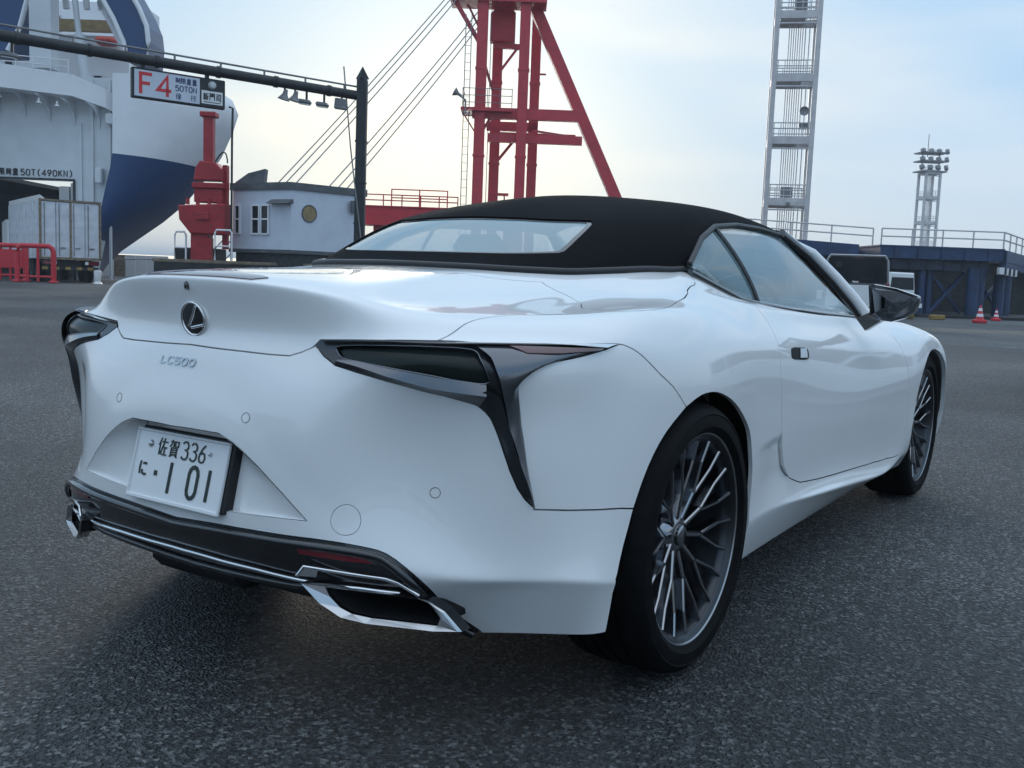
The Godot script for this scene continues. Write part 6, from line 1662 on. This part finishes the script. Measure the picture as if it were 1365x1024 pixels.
func lattice(o: Node3D, w: float, d: float, floors: int, rise: float, r: float, m: Material) -> void:
	for x in [-w / 2, w / 2]:
		for z in [-d / 2, d / 2]:
			part("column", m, o, func(mb): mb.box(Vector3(x, floors * rise / 2.0, z), Vector3(r, floors * rise, r)))
	for i in floors:
		var y := (i + 1) * rise
		part("platform", m, o, func(mb):
			for z in [-d / 2, d / 2]: mb.box(Vector3(0, y, z), Vector3(w - r, r * 1.5, r * 0.7))
			for x in [-w / 2, w / 2]: mb.box(Vector3(x, y, 0), Vector3(r * 0.7, r * 1.5, d - r))
			mb.box(Vector3(-w * 0.1, y, -d * 0.1), Vector3(w * 0.6, 0.05, d * 0.7)))
		for z in [-d / 2, d / 2]:
			part("railing", m, o, func(mb):
				for k in 3: mb.rod(Vector3(-w / 2, y + rise * (0.1 + k * 0.09), z), Vector3(w / 2, y + rise * (0.1 + k * 0.09), z), r * 0.12, 5)
				for k in 6: mb.rod(Vector3(-w / 2 + w * (k + 0.5) / 6, y, z), Vector3(-w / 2 + w * (k + 0.5) / 6, y + rise * 0.28, z), r * 0.09, 5))
		part("tie_bar", m, o, func(mb): mb.box(Vector3(0, y + rise * 0.87, d / 2), Vector3(w, r * 0.3, r * 0.3)))
	part("cable_ladder", m, o, func(mb):
		for k in 7: mb.rod(Vector3(-w * 0.16 + k * w * 0.055, 0, -d * 0.2), Vector3(-w * 0.16 + k * w * 0.055, floors * rise, -d * 0.2), r * 0.1, 5)
		for k in 2: mb.rod(Vector3(w * 0.24 + k * w * 0.1, 0, -d * 0.3), Vector3(w * 0.24 + k * w * 0.1, floors * rise, -d * 0.3), r * 0.12, 5))

func towers() -> void:
	var t := thing("floodlight_mast", "tall white four-legged floodlight tower rising out of the picture's top", "tower", at(18.7, -1.55, 71.0, -0.2))
	lattice(t, 2.75, 2.6, 6, 4.17, 0.34, M.tower_paint)
	part("equipment_box", M.steel, t, func(mb):
		mb.box(Vector3(0.1, 21.6, 1.0), Vector3(0.8, 0.8, 0.4)); mb.box(Vector3(-0.05, 9.0, 1.1), Vector3(0.8, 0.7, 0.4)); mb.box(Vector3(0.8, 13.5, 1.0), Vector3(0.6, 0.4, 0.3)); mb.box(Vector3(0.1, 8.2, 1.45), Vector3(0.25, 0.2, 0.2)))
	part("aerial_dish", M.steel, t, func(mb): mb.lathe([Vector2(0.0, 0.0), Vector2(0.2, 0.03), Vector2(0.32, 0.12)], 16, Transform3D(Basis(Vector3.UP, -PI / 2), Vector3(0.8, 14.5, 1.0))))
	var s := thing("floodlight_mast", "small distant floodlight tower with a crowded lamp head", "tower", at(64.6, 0.0, 160.0, 0.1))
	lattice(s, 2.3, 2.3, 5, 3.9, 0.34, M.tower_paint)
	part("lamp_deck", M.steel, s, func(mb):
		for y in [19.7, 21.3, 22.6]: mb.box(Vector3(0, y, 0), Vector3(4.2, 0.2, 3.0))
		mb.rod(Vector3(-0.6, 22, 0), Vector3(-0.6, 25.5, 0), 0.06, 5)
		for x in [-1.4, 1.4]: mb.box(Vector3(x, 21.2, 0), Vector3(0.15, 3.2, 0.15)))
	for i in 12:
		part("lamp_head", M.steel, s, func(mb):
			var x := -2.0 + (i % 4) * 1.33
			var y := 20.3 + (i / 4) * 1.25
			mb.box(Vector3.ZERO, Vector3(0.75, 0.7, 0.6), Transform3D(Basis(Vector3.RIGHT, -0.4) * Basis(Vector3.UP, 0.5 * x), Vector3(x, y, 1.2)), 0.12))

func link_span() -> void:
	var b := thing("loading_deck", "dark blue steel loading deck on columns with white railings", "loading deck", at(18.0, 0, 45))
	var L := func(x: float, y: float, d: float) -> Vector3: return Vector3(x - 18.0, y, 45.0 - d)
	part("deck_edge", M.link_blue, b, func(mb):
		mb.box(L.call(19.0, 2.72, 48.0), Vector3(5.5, 0.52, 6.0)); mb.box(L.call(19.0, 3.0, 48.0), Vector3(5.6, 0.06, 6.1))
		mb.bar(L.call(15.95, 2.70, 48.0), L.call(7.0, 3.22, 50.0), 6.0, 0.60)
		for i in 5: mb.box(L.call(16.9 + i * 1.05, 2.72, 44.97), Vector3(0.06, 0.52, 0.06)))
	part("side_deck", M.link_blue, b, func(mb):
		mb.bar(L.call(21.85, 2.72, 45.3), L.call(27.5, 2.5, 52.5), 0.4, 0.52)
		mb.bar(L.call(21.9, 2.3, 45.3), L.call(27.5, 2.1, 52.5), 0.3, 0.3))
	part("lower_girder", M.link_dark, b, func(mb):
		mb.box(L.call(18.9, 2.22, 45.5), Vector3(4.7, 0.46, 0.35)); mb.box(L.call(18.9, 2.22, 50.0), Vector3(4.7, 0.46, 0.35)); mb.bar(L.call(15.7, 2.2, 48.0), L.call(7.0, 2.6, 50.0), 3.0, 0.9)
		for i in 6: mb.box(L.call(16.9 + i * 0.8, 2.22, 45.3), Vector3(0.05, 0.46, 0.08)))
	for i in 8:
		part("white_block", M.white if i % 2 == 0 else M.black, b, func(mb): mb.box(L.call(21.5 + i * 0.22, 2.05 - i * 0.01, 44.6 + i * 0.25), Vector3(0.22, 0.3, 0.25)))
	for q in [[20.55, 45.1, 0.27], [21.0, 45.4, 0.22], [18.45, 45.6, 0.16], [18.85, 45.8, 0.16], [22.4, 46.5, 0.25], [23.4, 48.0, 0.3], [15.9, 46.5, 0.3], [13.0, 47.0, 0.3], [17.2, 50.0, 0.25], [20.2, 50.0, 0.25]]:
		part("column", M.link_blue, b, func(mb): mb.rod(L.call(q[0], 0.0, q[1]), L.call(q[0], 2.1, q[1]), q[2], 14))
	part("cross_bracing", M.link_blue, b, func(mb):
		mb.bar(L.call(18.9, 0.1, 45.7), L.call(20.4, 1.9, 45.7), 0.14, 0.14); mb.bar(L.call(18.9, 1.9, 45.85), L.call(20.4, 0.1, 45.85), 0.14, 0.14)
		mb.bar(L.call(16.1, 0.1, 46.5), L.call(18.4, 1.9, 46.5), 0.14, 0.14); mb.bar(L.call(21.0, 0.2, 46.0), L.call(23.0, 1.8, 47.4), 0.14, 0.14); mb.bar(L.call(21.0, 1.8, 46.1), L.call(23.0, 0.2, 47.5), 0.14, 0.14))
	for e in [[L.call(16.25, 3.75, 45.0), L.call(21.72, 3.77, 45.0), 4], [L.call(21.75, 3.77, 45.05), L.call(27.4, 3.6, 52.5), 7], [L.call(15.9, 3.74, 45.1), L.call(7.2, 4.2, 47.1), 5]]:
		part("railing", M.tower_paint, b, func(mb):
			for y in [0.0, -0.34]: mb.rod(e[0] + Vector3(0, y, 0), e[1] + Vector3(0, y, 0), 0.035, 6)
			for i in e[2] + 1:
				var k: Vector3 = e[0].lerp(e[1], float(i) / e[2])
				mb.rod(k, k - Vector3(0, 0.75, 0), 0.035, 6))
	var wall := thing("quay_wall", "dark retaining wall in shadow under the blue loading deck", "wall", at(20, 0, 52.5))
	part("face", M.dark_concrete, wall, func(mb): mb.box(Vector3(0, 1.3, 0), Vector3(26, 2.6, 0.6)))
	part("coping", M.concrete, wall, func(mb): mb.box(Vector3(0, 2.66, 0.1), Vector3(26, 0.12, 0.9)))
	for i in 2:
		var q: Array = [[16.15, 34.7, 0.9], [18.4, 38.2, 0.68], [15.9, 35.6, 0.9]][i]
		var c := thing("traffic_cone", ["orange and white traffic cone with red base, nearest to the road", "orange and white traffic cone, right of the nearest one", "orange and white traffic cone just behind the nearest one"][i], "traffic cone", at(q[0], 0, q[1]), "traffic cones by the loading deck")
		part("base", M.barrier_red, c, func(mb): mb.box(Vector3(0, 0.07, 0), Vector3(0.42, 0.14, 0.42), Transform3D(), 0.03))
		for k in 5:
			part("band", M.white if k % 2 == 1 else M.barrier_red, c, func(mb):
				var r0 := 0.155 - k * 0.025
				mb.lathe([Vector2(r0, 0.14 + k * 0.11), Vector2(r0 - 0.025, 0.14 + (k + 1) * 0.11)] + ([Vector2(0, 0.69)] if k == 4 else []), 18, Transform3D(Basis(Vector3.BACK, PI / 2), Vector3.ZERO)))
		c.scale = Vector3.ONE * q[2]

func wheel_small(o: Node3D, x: float, z: float, r: float) -> void:
	var w := part("wheel", M.rubber, o, func(mb): mb.lathe([Vector2(0.0, 0.1), Vector2(r - 0.05, 0.1), Vector2(r, 0.06), Vector2(r, -0.06), Vector2(r - 0.05, -0.1), Vector2(0, -0.1)], 22, Transform3D(Basis(), Vector3(x, r, z))))
	part("wheel_rim", M.steel, w, func(mb): mb.lathe([Vector2(0.0, 0.07), Vector2(r * 0.55, 0.09), Vector2(r * 0.62, 0.115)], 16, Transform3D(Basis(Vector3.UP, 0.0 if x > 0 else PI), Vector3(x, r, z))))

func vehicles() -> void:
	var v := thing("minivan", "minivan with a wide black rear window above a pale tailgate, beyond the mirror", "minivan", at(9.16, 0, 27.0, -0.30))
	part("body", mat(Color(0.10, 0.105, 0.115), 0.3, 0.3, 1.0), v, func(mb):
		mb.prism(PackedVector2Array([Vector2(-0.84, 0.36), Vector2(0.84, 0.36), Vector2(0.86, 0.9), Vector2(0.84, 1.15), Vector2(0.77, 1.85), Vector2(0.70, 1.95), Vector2(-0.70, 1.95), Vector2(-0.77, 1.85), Vector2(-0.84, 1.15), Vector2(-0.86, 0.9)]), 4.2, Transform3D(), 0.06))
	part("tailgate", M.white, v, func(mb): mb.prism(PackedVector2Array([Vector2(-0.76, 0.5), Vector2(0.76, 0.5), Vector2(0.78, 1.13), Vector2(-0.78, 1.13)]), 0.05, Transform3D(Basis(), Vector3(0, 0, 0.025)), 0.015))
	part("rear_window", M.dark_glass, v, func(mb): mb.prism(PackedVector2Array([Vector2(-0.79, 1.19), Vector2(0.79, 1.19), Vector2(0.74, 1.80), Vector2(0.68, 1.89), Vector2(-0.68, 1.89), Vector2(-0.74, 1.80)]), 0.05, Transform3D(Basis(), Vector3(0, 0, 0.02)), 0.01))
	part("window_trim", M.satin_chrome, v, func(mb):
		mb.tube([Vector3(-0.83, 1.17, 0.0), Vector3(-0.78, 1.80, 0.0), Vector3(-0.70, 1.93, 0.0), Vector3(0.70, 1.93, 0.0), Vector3(0.78, 1.80, 0.0), Vector3(0.83, 1.17, 0.0)], 0.016, 6))
	part("rear_badge", M.chrome, v, func(mb): mb.box(Vector3(-0.02, 1.22, 0.03), Vector3(0.16, 0.05, 0.02), Transform3D(), 0.01))
	part("number_plate", M.plate, v, func(mb): mb.box(Vector3(0, 0.78, 0.035), Vector3(0.33, 0.16, 0.02)))
	part("bumper", M.satin_black, v, func(mb): mb.box(Vector3(0, 0.44, 0.05), Vector3(1.66, 0.22, 0.16), Transform3D(), 0.05))
	part("rear_wiper", M.satin_black, v, func(mb): mb.bar(Vector3(0, 1.24, 0.035), Vector3(0.45, 1.34, 0.035), 0.02, 0.02))
	part("high_brake_light", M.dark_red_lens, v, func(mb): mb.box(Vector3(0, 1.855, 0.03), Vector3(0.3, 0.03, 0.02)))
	part("rear_camera", M.satin_black, v, func(mb): mb.box(Vector3(-0.48, 1.66, 0.035), Vector3(0.16, 0.14, 0.03), Transform3D(), 0.02))
	for x in [-0.80, 0.80]:
		part("tail_light", M.red_lens, v, func(mb): mb.box(Vector3(x, 1.0, 0.0), Vector3(0.1, 0.42, 0.08), Transform3D(), 0.02))
	for sx in [-1.0, 1.0]:
		for q in [[-0.25, -1.45], [-1.55, -2.5], [-2.6, -3.5]]:
			part("side_window", M.dark_glass, v, func(mb): mb.quad(Vector3(0.842 * sx, 1.2, q[0]), Vector3(0.842 * sx, 1.2, q[1]), Vector3(0.783 * sx, 1.8, q[1] + 0.02), Vector3(0.783 * sx, 1.8, q[0] - 0.02)))
		part("side_sill", M.satin_black, v, func(mb): mb.box(Vector3(0.85 * sx, 0.42, -2.1), Vector3(0.05, 0.16, 3.9), Transform3D(), 0.02))
		part("door_handle", M.satin_black, v, func(mb): mb.box(Vector3(0.865 * sx, 1.02, -1.75), Vector3(0.03, 0.04, 0.2), Transform3D(), 0.01))
	for x in [-0.74, 0.74]:
		for z in [-0.75, -3.4]: wheel_small(v, x, z, 0.31)
	var k := thing("pickup_truck", "small white truck behind the mirror under the blue deck", "truck", at(13.85, 0, 37.0, 0.5))
	part("cab", M.white, k, func(mb):
		mb.prism(PackedVector2Array([Vector2(-0.72, 0.45), Vector2(0.72, 0.45), Vector2(0.72, 1.05), Vector2(0.62, 1.68), Vector2(-0.62, 1.68), Vector2(-0.72, 1.05)]), 1.3, Transform3D(Basis(), Vector3(0, 0, 0.5)), 0.05))
	part("window", M.dark_glass, k, func(mb): mb.prism(PackedVector2Array([Vector2(-0.62, 1.06), Vector2(0.62, 1.06), Vector2(0.56, 1.5), Vector2(-0.56, 1.5)]), 0.04, Transform3D(Basis(), Vector3(0, 0, 0.52)), 0.01))
	part("load_bed", M.white, k, func(mb): mb.box(Vector3(0, 0.75, -1.9), Vector3(1.46, 0.35, 2.1)); mb.box(Vector3(0, 0.5, -0.7), Vector3(0.8, 0.16, 3.6)))
	for x in [-0.62, 0.62]:
		for z in [0.0, -2.1]: wheel_small(k, x, z, 0.27)

func parked_row() -> void:
	# what stands to the right of the car and behind the photographer shows in its paint and glass
	var van: Node3D = get_node("minivan")
	var pale := mat(Color(0.7, 0.7, 0.7), 0.3, 0.0, 1.0)
	var silver := mat(Color(0.4, 0.41, 0.43), 0.3, 0.5, 1.0)
	var spots := [[4.9, -10.5, 0.25, "white minivan parked right of the car, mirrored in its door", pale], [6.4, -20.5, 0.2, "dark minivan farthest along the row mirrored in the door", null], [-3.4, 10.5, 0.5, "silver minivan parked behind the photographer, mirrored in the bumper", silver], [1.6, 12.5, -0.4, "dark minivan parked behind the photographer beside the silver one", null]]
	for q in spots:
		var d := twin(van, q[3])
		d.transform = Transform3D(Basis(Vector3.UP, q[2] + (PI / 2 if q[1] < 0 else 0.0)), Vector3(q[0], 0, q[1]))
		if q[4]: (d.get_node("body") as MeshInstance3D).material_override = q[4]
	var truck: Node3D = get_node("pickup_truck")
	var e := twin(truck, "small white truck parked right of the car between two minivans")
	e.transform = Transform3D(Basis(Vector3.UP, 1.2), Vector3(5.8, 0, -15.4))
	var hall := thing("terminal_building", "long pale terminal hall behind the photographer, mirrored in the bumper", "terminal", at(2.0, 0, -34.0))
	part("wall", M.cabin_white, hall, func(mb): mb.box(Vector3(0, 3.2, 4), Vector3(60, 6.4, 8)))
	part("roof", M.roof_grey, hall, func(mb): mb.box(Vector3(0, 6.6, 4), Vector3(62, 0.5, 9.5)))
	for i in 12:
		part("window", M.dark_glass, hall, func(mb): mb.box(Vector3(-26.5 + i * 4.8, 2.0, -0.02), Vector3(3.4, 2.4, 0.1)))
